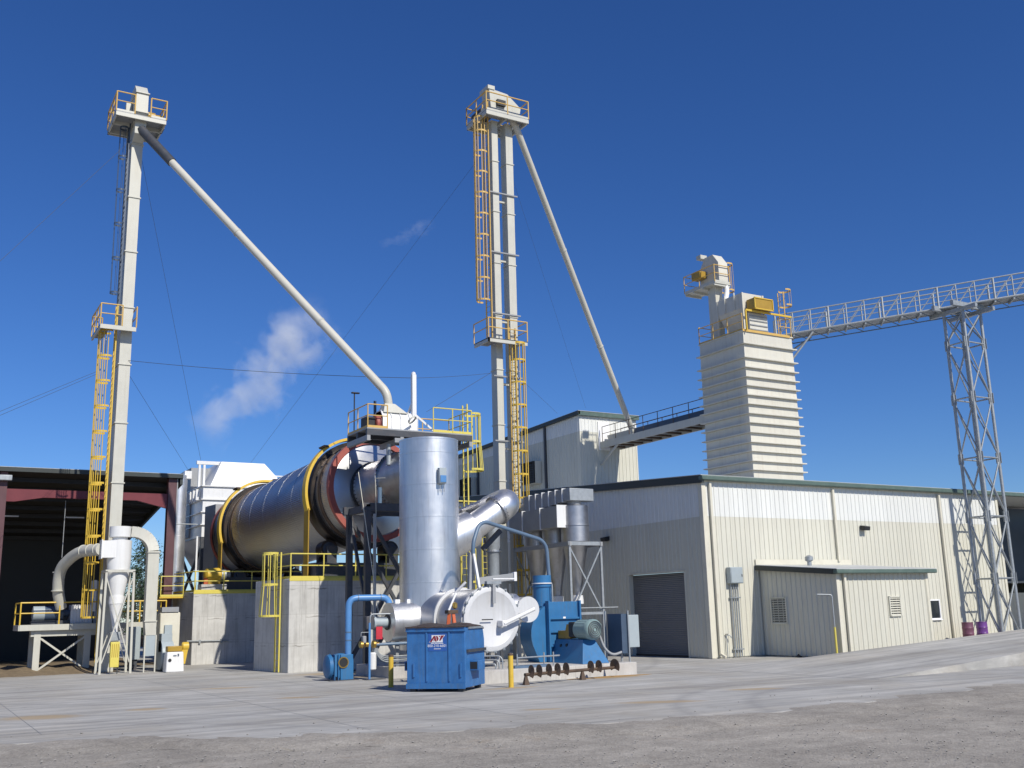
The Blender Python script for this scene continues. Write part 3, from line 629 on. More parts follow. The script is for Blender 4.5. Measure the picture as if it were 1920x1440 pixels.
# ------------------------------------------------------------------ enclosed conveyor between building and tower
K = T('conveyor_gallery', 'railed steel conveyor walkway between tall building and ribbed drying tower', 'conveyor', (40.6, 46, 13))
bx(K, 'side_beam', 'cream', 40.6, 40.72, ty1+.1, uy-.1, 13.1, 13.55); bx(K, 'side_beam', 'cream', 42.2, 42.32, ty1+.1, uy-.1, 13.1, 13.55)
y = ty1+.4
while y < uy-.3: bm_(K, 'cross_beam', 'rust', (40.72, y, 13.18), (42.2, y, 13.18), .1, .12); y += 1.0
bx(K, 'deck', 'galv', 40.72, 42.2, ty1+.1, uy-.1, 13.34, 13.38)
bx(K, 'conveyor_trough', 'navy', 41.2, 42.0, ty1+.1, uy-2.2, 13.5, 14.05, bev=.03)
MB().prism([(41.05, uy-3.2, 13.4), (41.05, uy-.6, 13.4), (41.05, uy-.3, 14.0), (41.05, uy-3.2, 14.0)], (.9, 0, 0)).build('inlet_hopper', 'cream', K)
railing(K, [(40.66, ty1+.2, 13.55), (40.66, uy-.3, 13.55)], 'rust', 1.02, step=1.5, r=.024, toe=False)
railing(K, [(42.26, ty1+.2, 13.55), (42.26, uy-.3, 13.55)], 'rust', 1.02, step=1.5, r=.024, toe=False)
bm_(K, 'knee_brace', 'cream', (40.66, uy-2.0, 13.1), (40.66, uy-.05, 12.0), .12)

# ------------------------------------------------------------------ lattice tower + bridge
fx0, fy0, fx1, fy1 = 51.25, 35.5, 52.85, 36.75
LT = T('lattice_tower', 'tall galvanized lattice tower carrying the conveyor bridge beside the sunlit wall', 'tower', (52, 36.1, 0))
nz_ = [.18, 3.47, 6.85, 10.13, 13.56, 16.77, 18.75]
cs = [(fx0, fy0), (fx1, fy0), (fx1, fy1), (fx0, fy1)]
for x, y in cs:
    tb(LT, 'leg', 'galv', (x, y, 0.05), (x, y, 18.8), .09, 10); bx(LT, 'base_plate', 'galv', x-.25, x+.25, y-.25, y+.25, -.02, .2)
for i in range(len(nz_)-1):
    z0_, z1_ = nz_[i], nz_[i+1]
    for k in range(4):
        a, b = cs[k], cs[(k+1) % 4]
        tb(LT, 'brace', 'galv', (*a, z0_+.15), (*b, z1_-.15), .042, 7); tb(LT, 'brace', 'galv', (*b, z0_+.15), (*a, z1_-.15), .042, 7)
        if i: tb(LT, 'strut', 'galv', (*a, z0_), (*b, z0_), .045, 7)
    if i:
        for x, y in cs:
            bx(LT, 'gusset', 'galv', x-.17, x+.17, y-.012, y+.012, z0_-.3, z0_+.3); bx(LT, 'gusset', 'galv', x-.012, x+.012, y-.17, y+.17, z0_-.301, z0_+.301)
for y in (fy0, fy1): bm_(LT, 'cap_beam', 'galv', (fx0-.9, y, 18.95), (fx1+.9, y, 18.95), .2, .28)
for x in (fx0, fx1): bm_(LT, 'cap_beam', 'galv', (x, fy0-.9, 18.7), (x, fy1+.9, 18.7), .2, .22)
B0, B1 = V((44.35, 43.4, 18.05)), V((52.35, 36.15, 19.12)); dr_ = (B1-B0)
Bend = B0+dr_*2.87; hd = unit((dr_.x, dr_.y, 0)); sd = V((hd.y, -hd.x, 0)); hw = .62; hh = 1.28
BR = T('conveyor_bridge', 'long galvanized truss walkway bridge rising to the right over the lattice tower', 'bridge', B0)
np_ = 30
def bp_(t, s, z): return B0.lerp(Bend, t)+sd*s*hw+V((0, 0, z))
for s in (-1, 1):
    tb(BR, 'bottom_chord', 'galv', bp_(0, s, 0), bp_(1, s, 0), .06, 8); tb(BR, 'top_chord', 'galv', bp_(0, s, hh), bp_(1, s, hh), .045, 8); tb(BR, 'mid_rail', 'galv', bp_(0, s, hh*.55), bp_(1, s, hh*.55), .03, 8)
    for i in range(np_+1):
        t_ = i/np_; tb(BR, 'post', 'galv', bp_(t_, s, 0), bp_(t_, s, hh), .04 if i % 3 else .065, 8)
        if i < np_: tb(BR, 'diagonal', 'galv', bp_(t_, s, 0), bp_((i+1)/np_, s, hh), .026, 7)
for i in range(np_+1):
    t_ = i/np_; bm_(BR, 'floor_beam', 'galv', bp_(t_, -1, -.08), bp_(t_, 1, -.08), .09, .16)
    if i < np_: tb(BR, 'sway_brace', 'steelblue', bp_(t_, 1, -.04), bp_((i+1)/np_, -1, -.3), .03, 6)
tb(BR, 'keel_pipe', 'steelblue', bp_(0, -1, -.32), bp_(1, -1, -.32), .035, 8)
MB().hexa([bp_(0, -1, .0), bp_(0, 1, .0), bp_(1, 1, .0), bp_(1, -1, .0), bp_(0, -1, .06), bp_(0, 1, .06), bp_(1, 1, .06), bp_(1, -1, .06)]).build('floor_grating', 'galv', BR)
for s in (-1, 1): tb(BR, 'knee_brace', 'galv', bp_(.069, s, -.1), (tx1+.05, ty0+.5+(1-s)*1.2, 16.2), .06, 8)
MB().prism([(tx1+.02, 43.2, 18.0), (tx1+.02, 44.4, 18.0), (tx1+.02, 44.2, 16.4), (tx1+.02, 43.4, 16.4)], (.8, 0, 0)).build('discharge_chute', 'greysteel', BR)

# ------------------------------------------------------------------ drums on a pallet
pt = T('pallet', 'low wooden pallet under two purple drums by the sunlit wall', 'pallet', (50.2, 36.4, .16))
for i in range(6): bx(pt, 'deck_board', 'wood', 49.0+i*.42, 49.32+i*.42, 35.9, 37.0, .26, .285)
for y in (35.9, 36.4, 36.92): bx(pt, 'stringer', 'wood', 49.0, 51.45, y, y+.08, .15, .258)
def drum(lab, x, y, mat):
    t = T('steel_drum', lab, 'drum', (x, y, .29), 'drums on the pallet'); pr = [(0, .285), (.02, .295)]
    for z in (.3, .6): pr += [(z-.04, .285), (z, .302), (z+.04, .285)]
    pr += [(.87, .285), (.885, .3), (.9, .295)]
    MB().lathe((x, y, .29), (0, 0, 1), pr, 28).build('body', mat, t); MB().lathe((x, y, 1.165), (0, 0, 1), [(0, .27), (.012, .27)], 28).build('lid', mat, t); tb(t, 'bung', 'black', (x-.15, y, 1.177), (x-.15, y, 1.2), .03)
drum('faded plum coloured steel drum, left of the two on the pallet', 49.55, 36.35, 'plum'); drum('bright purple steel drum, right of the two on the pallet', 50.75, 36.35, 'purple')

# ================================================================== KILN LINE
ky = unit((-.0955, 1, 0)); kx = V((ky.y, -ky.x, 0)); up = V((0, 0, 1))
ax = unit((-.0955, 1, -.072)); A0 = V((19.42, 46.0, 8.3))
def kp(t, x=0, z=0): return A0+ax*t+kx*x+up*z
DL = 15.6; DRr = 2.46
KD = T('rotary_dryer_drum', 'huge horizontal ribbed metal rotary dryer drum resting above concrete piers', 'dryer drum', A0)
prof = [(0, DRr-.02), (.02, DRr)] + [(t, DRr) for t in (1.2, 4, 8, 12, 14)] + [(DL-.02, DRr), (DL, DRr-.02)]
MB().lathe(A0, ax, prof, 600, wob=[.006, .006, -.006, -.006]).build('shell', 'drumskin', KD)
for t in (1.75, 13.2): MB().lathe(kp(t-.28), ax, [(0, DRr), (0, DRr+.2), (.05, DRr+.24), (.51, DRr+.24), (.56, DRr+.2), (.56, DRr)], 72, cap=False).build('riding_ring', 'tyresteel', KD)
for t in (1.0, 2.5, 12.5, 13.95): MB().lathe(kp(t-.14), ax, [(0, DRr+.0), (0, DRr+.035), (.28, DRr+.035), (.28, DRr)], 72, cap=False).build('wear_band', 'rust', KD)
MB().lathe(kp(-.10), ax, [(.12, DRr-.22), (0, DRr-.22), (0, DRr+.06), (.22, DRr+.06)], 80, cap=False).build('end_ring', 'redring', KD)
MB().lathe(kp(DL-.3), ax, [(0, DRr+.05), (.3, DRr+.06), (.35, DRr-.2)], 80, cap=False).build('end_ring', 'redring', KD)
MB().lathe(kp(-.02), ax, [(0, DRr-.3), (.03, DRr-.2)], 64).build('end_plate', 'drumend', KD)
for t in (4.3, 6.1, 7.9, 9.7, 11.4): MB().lathe(kp(t-.02), ax, [(0, DRr), (0, DRr+.008), (.03, DRr+.008), (.03, DRr)], 300, cap=False).build('weld_seam', 'drumskin', KD)
# inlet breeching duct from drum end to the stack
hb = 1.24
BD = T('inlet_duct', 'thick round silver duct with bolted flanges between drum end and stack', 'duct', kp(-2))
MB().lathe(kp(-.04), -ax, [(0, hb+.1), (.14, hb+.1)], 56).build('seal_ring', 'black', BD)
MB().lathe(kp(-.18), -ax, [(0, hb+.05), (.1, hb+.05), (.1, hb), (2.2, hb), (2.2, hb+.1), (2.28, hb+.1), (2.28, hb), (4.6, hb)], 56).build('duct_shell', 'aludull', BD)
mb = MB()
for i in range(44):
    a_ = 2*math.pi*i/44
    for tt in (-.3, -2.44): c = kp(tt)+(kx*math.cos(a_)+ax.cross(kx)*math.sin(a_))*(hb+.07); mb.tube(c, c-ax*.06, .025, 6)
mb.build('flange_bolts', 'black', BD, kind='stuff')
# riding-ring guards
def guard(lab, t, low):
    g_ = T('ring_guard', lab, 'guard', kp(t)-up*4, 'yellow guards over the riding rings'); c = kp(t); yv = ax.cross(kx); yv = yv if yv.z > 0 else -yv
    MB().arcstrip(c, ax, kx, yv, DRr+.42, DRr+.47, .36, R(60), R(197), 40).build('guard_band', 'yellow', g_)
    for s in (-1, 1): MB().arcstrip(c+ax*s*.18, ax, kx, yv, DRr+.34, DRr+.43, .02, R(60), R(197), 40).build('side_flange', 'yellow', g_)
    for a_ in (82, 128): e = kx*math.cos(R(a_))+yv*math.sin(R(a_)); MB().obox(c+e*(DRr+.46)-ax*.33-kx*.1, ax*.66, kx*.2, e*.1).build('clip', 'rust', g_)
    e = kx*math.cos(R(197))+yv*math.sin(R(197)); q = c+e*(DRr+.44)
    bm_(g_, 'support_plate', 'amber', q+up*.1, V((q.x, q.y, low)), .5, .05, up=kx)
guard('near yellow riding-ring guard arching over front of the big drum', 1.75, 4.05)
guard('far yellow riding-ring guard arching over back of the big drum', 13.2, 3.9)

# ------------------------------------------------------------------ piers
def pier(lab, c, wd, dp, h, fences):
    t = T('concrete_pier', lab, 'pier', c, 'concrete piers under the drum'); c = V(c)
    MB().obox(c+V((0, 0, -.03)), kx*wd, ky*dp, up*(h+.03)).build('pier_block', 'pier', t, bev=.03)
    return t
c1 = V((14.88, 44.85, 0)); h1 = 4.05; p1 = pier('near concrete pier with yellow railing under front of the drum', c1, 8.2, 3.9, h1, 0)
c2 = V((13.72, 57.4, 0)); h2 = 3.82; p2 = pier('far concrete pier with yellow railing under back of the drum', c2, 8.0, 6.2, h2, 0)
def kk(c, x, y, z): return V(c)+kx*x+ky*y+up*z
r_ = T('guard_railing', 'yellow pipe railing with kick plate on top of near concrete pier', 'railing', kk(c1, 0, 0, h1)); railing(r_, [kk(c1, .06, 2.0, h1), kk(c1, .06, .06, h1), kk(c1, 8.1, .06, h1)], 'paleyellow', 1.1, step=1.75, r=.032)
bm_(r_, 'edge_angle', 'paleyellow', kk(c1, -.012, .0, h1-.03), kk(c1, 8.2, -.012, h1-.03), .03, .14)
r_ = T('guard_railing', 'yellow pipe railing with kick plate on top of far concrete pier', 'railing', kk(c2, 0, 0, h2)); railing(r_, [kk(c2, .06, 3.8, h2), kk(c2, .06, .06, h2), kk(c2, 6.5, .06, h2)], 'paleyellow', 1.1, step=1.5, r=.034)
bm_(r_, 'edge_angle', 'paleyellow', kk(c2, -.012, .0, h2-.03), kk(c2, 6.5, -.012, h2-.03), .03, .14)
t = T('service_balcony', 'small yellow railed balcony hanging on left side of far concrete pier', 'balcony', kk(c2, -.8, 1, h2))
bx(t, 'deck', 'yellow', *(lambda q: (q.x-1.3, q.x, q.y, q.y+3.4, h2-.28, h2-.2))(kk(c2, 0, 1.6, 0)))
q = kk(c2, 0, 1.6, h2-.2); railing(t, [q+V((-.05, 0, 0)), q+V((-1.25, 0, 0)), q+V((-1.25, 3.4, 0))], 'paleyellow', 1.1, step=.85)
t = T('caged_ladder', 'yellow caged ladder at left corner of near concrete pier', 'ladder', kk(c1, -.1, 1.0, 0)); q = kk(c1, -.1, 1.0, 0)
ladder(t, (q.x, q.y), (-kx.x, -kx.y), .02, 5.25, 'paleyellow', .46, 2.45, 5.2, 1.37, True, rr=.37, straps=6, sr=.022, stringer=.05)
t = T('conduit_run', 'thin grey conduit clamped across front of far concrete pier', 'conduit', kk(c2, 0, -.06, 1.15)); tb(t, 'pipe', 'galv', kk(c2, -.3, -.06, 1.25), kk(c2, 2.0, -.06, 1.2), .035)
for x in (.4, 1.6): bx(t, 'clamp', 'galv', *(lambda q: (q.x-.05, q.x+.05, q.y-.05, q.y+.12, 1.1, 1.3))(kk(c2, x, -.06, 0)))
# drive and trunnions
for nm, lab, t_, cc, hh_ in (('near', 'dark trunnion roller assembly under near riding ring', 1.75, c1, h1), ('far', 'dark trunnion roller assembly under far riding ring', 13.2, c2, h2)):
    t = T('trunnion_rollers', lab, 'rollers', V((kp(t_).x, kp(t_).y, hh_)), 'roller assemblies under the drum')
    for s in (-1, 1):
        c = kp(t_)+(kx*s*math.sin(R(32))-up*math.cos(R(32)))*(DRr+.24+.46)
        rl = MB().lathe(c-ax*.3, ax, [(0, .1), (0, .45), (.6, .45), (.6, .1)], 32).build('roller', 'tyresteel', t); MB().lathe(c-ax*.36, ax, [(0, .2), (.05, .34), (.06, .2)], 20).build('hub', 'darksteel', rl)
        for e in (-.5, .5): MB().obox(V((c.x, c.y, hh_))+ax*e-kx*.25-ax*.1, kx*.5, ax*.2, up*max(.2, (c.z-hh_+.12))).build('bearing_block', 'darksteel', t)
    MB().obox(V((kp(t_).x, kp(t_).y, hh_+.001))-kx*2.6-ky*.8, kx*5.2, ky*1.6, up*.8).build('base_frame', 'darksteel', t)
t = T('drive_motor', 'yellow gear motor with grey fan cover on far concrete pier', 'motor', kk(c2, 1.4, .7, h2))
q = kk(c2, 1.5, .75, h2); bx(t, 'plinth', 'padcon', q.x-.9, q.x+.5, q.y-.35, q.y+.5, h2, h2+.42)
MB().lathe(q+up*.95-kx*.7, kx, [(0, .2), (.1, .34), (.8, .38), (.9, .3)], 22).build('gearbox', 'yellow', t); MB().lathe(q+up*.95+kx*.2, kx, [(0, .27), (.5, .27), (.52, .2)], 22).build('motor_body', 'galv', t); MB().lathe(q+up*.95+kx*.72, kx, [(0, .2), (.05, .2)], 20).build('fan_cover', 'black', t)
bx(t, 'grease_can', 'orange', q.x-.75, q.x-.55, q.y-.3, q.y-.1, h2+.42, h2+.75); bx(t, 'motor_foot', 'amber', q.x-.5, q.x+.2, q.y-.2, q.y+.25, h2+.42, h2+.65)

# ------------------------------------------------------------------ feed platform above the inlet duct
pz = 10.55
FP = T('feed_platform', 'steel feed platform with yellow railings above drum inlet behind the silver stack', 'platform', (18, 42, 0))
px0, px1, py0, py1 = 17.3, 22.6, 41.9, 44.3
bx(FP, 'deck', 'greysteel', px0, px1, py0, py1, pz-.06, pz)
for y in (py0+.08, (py0+py1)/2, py1-.08): bm_(FP, 'floor_beam', 'darksteel', (px0, y, pz-.2), (px1, y, pz-.2), .16, .26)
for x in (px0+.08, 19, 20.8, px1-.08): bm_(FP, 'floor_beam', 'greysteel', (x, py0, pz-.46), (x, py1, pz-.46), .16, .24)
bx(FP, 'channel', 'greysteel', px0+1.3, px0+3.2, py0-.1, py0-.02, pz-.62, pz-.42)
for x in (18.6, 20.4): tb(FP, 'saddle_post', 'galv', (x, py0+.6, pz-.6), (x, py0+.6, 9.0), .11, 12)
railing(FP, [(18.3, py0+.05, pz), (px0+.05, py0+.05, pz), (px0+.05, py1, pz)], 'beigeyellow', 1.07, step=1.3)
railing(FP, [(18.3, py1, pz), (px1, py1, pz)], 'beigeyellow', 1.07, step=1.4, toe=False)
railing(FP, [(20.6, py0+.05, pz), (px1, py0+.05, pz), (px1, py1, pz)], 'paleyellow', 1.15, step=1.0)
ladder(FP, (px1+.1, py0+.9), (1, 0), 6.0, pz+1.6, 'paleyellow', .46, 9.0, 11.7, 1.35, True, rr=.4, straps=6, sr=.025, stringer=.05)
sf = T('screw_feeder', 'white screw feeder housing with flanged ribs on feed platform', 'feeder', (19.3, 43, pz))
MB().prism([(18.3, 42.5, pz+.02), (18.3, 43.5, pz+.02), (18.3, 43.5, pz+.6), (18.3, 43.25, pz+.95), (18.3, 42.75, pz+.95), (18.3, 42.5, pz+.6)], (1.75, 0, 0)).build('housing', 'whitepaint', sf)
for x in (18.3, 18.75, 19.2, 19.65, 20.03): MB().prism([(x, 42.46, pz+.01), (x, 43.54, pz+.01), (x, 43.54, pz+.64), (x, 43.28, pz+1.0), (x, 42.72, pz+1.0), (x, 42.46, pz+.64)], (.03, 0, 0)).build('flange', 'offwhite', sf)
MB().hexa([(18.4, 42.6, pz+.9), (19.6, 42.6, pz+.9), (19.6, 43.4, pz+.9), (18.4, 43.4, pz+.9), (18.55, 42.8, pz+1.35), (19.05, 42.8, pz+1.35), (19.05, 43.2, pz+1.35), (18.55, 43.2, pz+1.35)]).build('inlet_cone', 'cream', sf)
MB().lathe((18.27, 42.9, pz+.35), (-1, 0, 0), [(0, .42), (.22, .42), (.26, .36)], 22).build('belt_guard', 'redring', sf); bx(sf, 'gear_case', 'black', 17.55, 18.0, 42.6, 43.3, pz+.05, pz+.65, bev=.05)
ms = T('davit_mast', 'white square davit mast with knee braces on feed platform', 'mast', (20.0, 42.7, pz)); bm_(ms, 'column', 'whitepaint', (19.95, 42.7, pz), (19.95, 42.7, 13.35), .2)
MB().lathe((19.95, 42.7, 13.35), (0, 0, 1), [(0, .11), (.1, .1), (.15, .03)], 12).build('cap', 'whitepaint', ms)
for d_ in ((-.95, 0), (1.0, -.3), (-.3, .9)): bm_(ms, 'brace', 'offwhite', (19.95, 42.7, pz+.95 if d_[0] != -.3 else pz+1.6), (19.95+d_[0], 42.7+d_[1], pz+.05), .09)
tp = T('platform_lamp', 'thin black lamp pole standing at left end of feed platform', 'lamp', (17.4, 44.6, pz)); tb(tp, 'pole', 'black', (17.6, 44.2, pz), (17.6, 44.2, pz+2.0), .03); bx(tp, 'lamp_head', 'black', 17.45, 17.85, 44.12, 44.28, pz+1.99, pz+2.06, bev=.03)
tb(T('blue_post', 'short dark blue pipe post behind the screw feeder', 'post', (18.6, 44.4, pz)), 'post', 'navy', (18.6, 44.1, pz), (18.6, 44.1, pz+1.7), .07)

# support frame under the inlet duct
SF = T('support_frame', 'dark steel braced frame holding up the round inlet duct', 'frame', (18, 42.5, 0))
fz = 7.0
for x in (17.3, 21.2):
    for y in (41.8, 43.9): bm_(SF, 'column', 'darksteel', (x, y, .0), (x, y, fz), .26, .22); bx(SF, 'base_plate', 'darksteel', x-.25, x+.25, y-.25, y+.25, 0, .05)
for y in (41.8, 43.9): bm_(SF, 'beam', 'darksteel', (17.0, y, fz), (21.6, y, fz), .2, .34); bm_(SF, 'brace', 'darksteel', (17.35, y-.05, .4), (21.15, y-.05, fz-.3), .15); bm_(SF, 'brace', 'darksteel', (21.15, y+.08, .4), (17.35, y+.08, fz-.3), .15)
for x in (17.3, 21.2): bm_(SF, 'beam', 'darksteel', (x, 41.7, fz-.05), (x, 44, fz-.05), .18, .3); bm_(SF, 'brace', 'darksteel', (x, 41.85, 2.6), (x, 43.85, fz-.3), .12)
for x in (18.0, 19.4, 20.6): tb(SF, 'duct_leg', 'steelblue', (x, 42.1, fz), (x, 42.1, fz+.9), .1)
MB().obox((17.15, 40.7, 0), (.1, 0, 0), (0, .12, 0), (0, 0, 6.6)).build('cable_strut', 'galv', SF)

# ================================================================== STACK, CHAMBER, BURNER
SX, SY, SR = 18.48, 38.1, 1.22; sz_ = 9.38
ST = T('exhaust_stack', 'tall shiny silver cylindrical stack with wide angled side branch', 'stack', (SX, SY, 0))
pr = [(0, SR)]
for z in (1.3, 2.6, 3.9, 5.2, 6.5, 7.8): pr += [(z-.022, SR), (z-.02, SR+.012), (z+.02, SR+.012), (z+.022, SR)]
pr += [(sz_-1.0, SR), (sz_-.98, SR)]
MB().lathe((SX, SY, 1.0), (0, 0, 1), pr, 96, cap=False).build('shell', 'alu', ST)
MB().lathe((SX, SY, sz_), (0, 0, -1), [(0, SR+.012), (.05, SR+.012), (.05, SR-.03), (0, SR-.03), (0, SR+.012)], 96, cap=False).build('rim', 'alu', ST)
MB().lathe((SX, SY, 1.0), (0, 0, 1), [(0, SR-.06), (sz_-1.05, SR-.06)], 64, cap=False).build('liner', 'black', ST)
jb = T('junction_box', 'small grey box bracketed high on front of silver stack', 'box', (18.9, 36.8, 7.2)); q = P(828, 893, Y=SY-SR-.1); bx(jb, 'box', 'boxgrey', q.x-.16, q.x+.16, q.y-.14, q.y+.06, q.z-.3, q.z+.34, bev=.02); bx(jb, 'cover', 'bluepipe', q.x-.13, q.x+.13, q.y-.17, q.y-.142, q.z-.25, q.z+.02)
for x in (-.09, .09): tb(jb, 'conduit', 'galv', (q.x+x, q.y-.03, q.z-.3), (q.x+x, q.y-.03, q.z-.62), .02)
# branch
e0 = P(806, 1030, Y=SY); e1 = P(884, 991, Y=SY-.1); e25 = P(932, 957, Y=SY-.1); dirb = unit(e25-e1); e2 = e25+dirb*.75
MB().pipe([e0, e0.lerp(e1, .8), e1], [.88, .80, .76], 48).build('branch_sleeve', 'alu', ST)
MB().pipe([e1-dirb*.2, e25], .55, 44).build('branch_duct', 'alu', ST); MB().lathe(e25-dirb*.05, dirb, [(0, .55), (0, .66), (.1, .66), (.1, .55)], 44, cap=False).build('flange', 'aludull', ST)
mb = MB(); xx = dirb.orthogonal().normalized()
for i in range(24):
    a_ = i*math.pi/12; c = e25+(xx*math.cos(a_)+dirb.cross(xx)*math.sin(a_))*.63; mb.tube(c-dirb*.08, c+dirb*.1, .018, 6)
mb.build('flange_bolts', 'darksteel', ST, kind='stuff')
tail = unit((-.05, 1, -.12)); el = [e25]; er = [.58]
for i in range(10):
    t_ = i/9; el.append((e25+dirb*.15)*(1-t_)**2+(e25+dirb*1.05)*2*t_*(1-t_)+(e25+dirb*.75+tail*1.6)*t_*t_); er.append(.62)
MB().pipe(el, er, 44).build('branch_elbow', 'alu', ST); MB().pipe([el[-1]-tail*.1, el[-1]+tail*3.4], .56, 40).build('return_duct', 'aludull', ST)
bm_(ST, 'branch_support', 'darksteel', P(905, 1030, Y=SY+.9), P(938, 995, Y=SY+.9), .16, .2)
# dust drop pipe behind
dp_ = T('drop_leg', 'grey steel drop pipe with tapered lower end behind the branch duct', 'pipe', (22.5, 41, 0)); q = P(924, 1010, Y=41.5); MB().lathe((q.x, q.y, q.z+.5), (0, 0, -1), [(0, .33), (.9, .33), (1.0, .28), (2.5, .27), (2.7, .27)], 24).build('pipe', 'galv', dp_); MB().lathe((q.x, q.y, q.z-.55), (0, 0, -1), [(0, .36), (.06, .36)], 24).build('flange', 'aludull', dp_)
for s in (-1, 1): bm_(dp_, 'leg', 'darksteel', (q.x+s*.3, q.y, q.z-1.6), (q.x+s*.3, q.y, 0), .1)

CX, CZ, CRr = 18.62, 2.15, 1.10; cy0, cy1 = 33.2, 38.0
CH = T('combustion_chamber', 'horizontal silver combustion chamber with bolted white round door facing the yard', 'furnace', (CX, 35, 0))
MB().lathe((CX, cy0+.12, CZ), (0, 1, 0), [(0, CRr-.02), (.05, CRr-.02), (cy1-cy0, CRr-.02), (cy1-cy0+.7, CRr-.02), (cy1-cy0+1.1, CRr-.4)], 72).build('shell', 'aludull', CH)
for y in (cy0+.16, 35.6, 37.4): MB().lathe((CX, y, CZ), (0, 1, 0), [(0, CRr-.03), (0, CRr+.09), (.1, CRr+.09), (.1, CRr-.03)], 72, cap=False).build('flange', 'doorwhite', CH)
MB().lathe((CX, cy0+.12, CZ), (0, -1, 0), [(0, CRr+.05), (.07, CRr+.05), (.09, CRr+.0), (.10, CRr-.12), (.085, CRr-.14)], 72).build('door', 'doorwhite', CH)
for i in range(20):
    a_ = i*math.pi/10+.1; c = V((CX+math.cos(a_)*(CRr+.07), cy0+.1, CZ+math.sin(a_)*(CRr+.07)))
    MB().tube(c+V((0, -.12, 0)), c+V((0, .2, 0)), .02, 6).box(c.x-.05, c.x+.05, c.y-.06, c.y-.02, c.z-.05, c.z+.05).build('clamp_bolt', 'galv', CH)
tb(CH, 'door_arm', 'whitepaint', (CX+.28, cy0-.32, CZ-.18), (CX+1.55, cy0-.38, CZ+.32), .075); bx(CH, 'hinge_lug', 'whitepaint', CX+.2, CX+.4, cy0-.36, cy0+.04, CZ-.28, CZ-.06, bev=.03)
bm_(CH, 'hanger_bar', 'greysteel', (CX+.06, cy0-.04, CZ+1.3), (CX+.02, cy0-.1, CZ+.55), .12, .05, up=(0, 1, 0)); bx(CH, 'hanger_hook', 'galv', CX-.25, CX+.35, cy0-.08, cy0+.1, CZ+1.24, CZ+1.34)
lb0 = P(893, 1090, Y=34.9); lb1 = P(962, 1081, Y=34.5); bm_(CH, 'lift_beam', 'greysteel', lb0, lb1, .14, .26); bx(CH, 'beam_end', 'whitepaint', lb1.x-.02, lb1.x+.1, lb1.y-.12, lb1.y+.08, lb1.z-.17, lb1.z+.17)
tb(CH, 'tee_bar', 'whitepaint', (CX+.1, cy0+.1, CZ+1.42), (CX+1.0, cy0+.1, CZ+1.42), .03); tb(CH, 'handle', 'black', (CX-.5, cy0-.1, CZ-.02), (CX-.05, cy0-.1, CZ-.02), .02)
for x in (-.55, .45):
    for y in (cy0+.5, 36.6): bm_(CH, 'leg', 'greysteel', (CX+x, y, .4), (CX+x, y, CZ-.75), .14)
# cross duct to the right
MB().lathe((CX+.6, cy0+.75, CZ+.28), (1, 0, 0), [(0, .62), (.75, .62)], 40).build('side_neck', 'alu', CH)
q = V((CX+1.55, cy0+.05, CZ+.3)); MB().lathe(q+V((0, .95, 0)), (0, -1, 0), [(0, .46), (.9, .46), (.93, .43)], 40).build('side_canister', 'alu', CH); MB().lathe(q+V((0, .04, 0)), (0, -1, 0), [(0, .47), (.05, .47)], 40).build('canister_lid', 'doorwhite', CH)
tb(CH, 'vent_stub', 'whitepaint', (CX-.75, cy0+1.5, CZ+.95), (CX-.45, cy0+1.2, CZ+1.35), .05)
BU = T('burner', 'stubby silver burner cylinder joined to left of the stack base', 'burner', (16.6, 37.7, 0))
by_, bz_ = 37.7, 2.1
MB().lathe((16.45, by_, bz_), (1, 0, 0), [(0, .2), (.02, .74), (1.25, .74), (1.27, .3)], 56).build('drum', 'alu', BU); MB().lathe((16.44, by_, bz_), (-1, 0, 0), [(0, .3), (.02, .3)], 32).build('port_ring', 'black', BU); MB().lathe((16.42, by_, bz_), (-1, 0, 0), [(0, .2), (.5, .2), (.5, .26), (.6, .26)], 24).build('throat', 'boxgrey', BU)
tb(BU, 'neck', 'alu', (17.6, by_, bz_), (18.4, by_, bz_), .6, 36)
for x in (16.75, 17.25): bx(BU, 'lug', 'offwhite', x, x+.2, by_-.1, by_+.1, bz_+.7, bz_+.86); bm_(BU, 'leg', 'greysteel', (x+.1, by_, .4), (x+.1, by_, bz_-.65), .12)
bx(BU, 'valve_body', 'darksteel', 15.5, 15.85, by_-.2, by_+.15, bz_-.25, bz_+.25, bev=.03); bx(BU, 'tag_plate', 'red', 15.86, 16.12, by_-.3, by_-.27, bz_-.62, bz_-.15); tb(BU, 'gas_valve', 'galv', (15.9, by_-.1, bz_-.3), (15.9, by_-.1, .5), .06)
for i in range(4): pp(BU, 'flex_conduit', 'galv', [(15.85+i*.05, by_-.12, bz_-.3), (15.9+i*.03, by_-.15, .95), (16.2+i*.02, by_-.2, .62+i*.07), (17.6, by_-.25, .62+i*.07)], .022, .25)

# blower and blue air pipe
bl = V((14.75, 38.0, 0))
BL = T('blue_blower', 'small blue centrifugal blower with brass ring inlet near the burner', 'blower', bl)
MB().lathe(bl+V((-.05, .3, .55)), (0, -1, 0), [(0, .45), (.28, .45)], 28).build('scroll', 'bluefan', BL); MB().lathe(bl+V((-.42, .28, .52)), (-1, 0, 0), [(0, .46), (.12, .42), (.2, .2)], 24).build('motor_cover', 'bluefan', BL)
bx(BL, 'outlet_box', 'bluefan', bl.x-.1, bl.x+.42, bl.y-.05, bl.y+.32, .02, .95, bev=.015)
MB().lathe(bl+V((.0, -.06, .66)), (0, -1, 0), [(0, .21), (.03, .21), (.03, .17), (0, .17)], 24, cap=False).build('inlet_ring', 'brass', BL); MB().lathe(bl+V((.0, -.06, .66)), (0, -1, 0), [(0, .17), (.012, .17)], 24).build('inlet_mesh', 'black', BL)
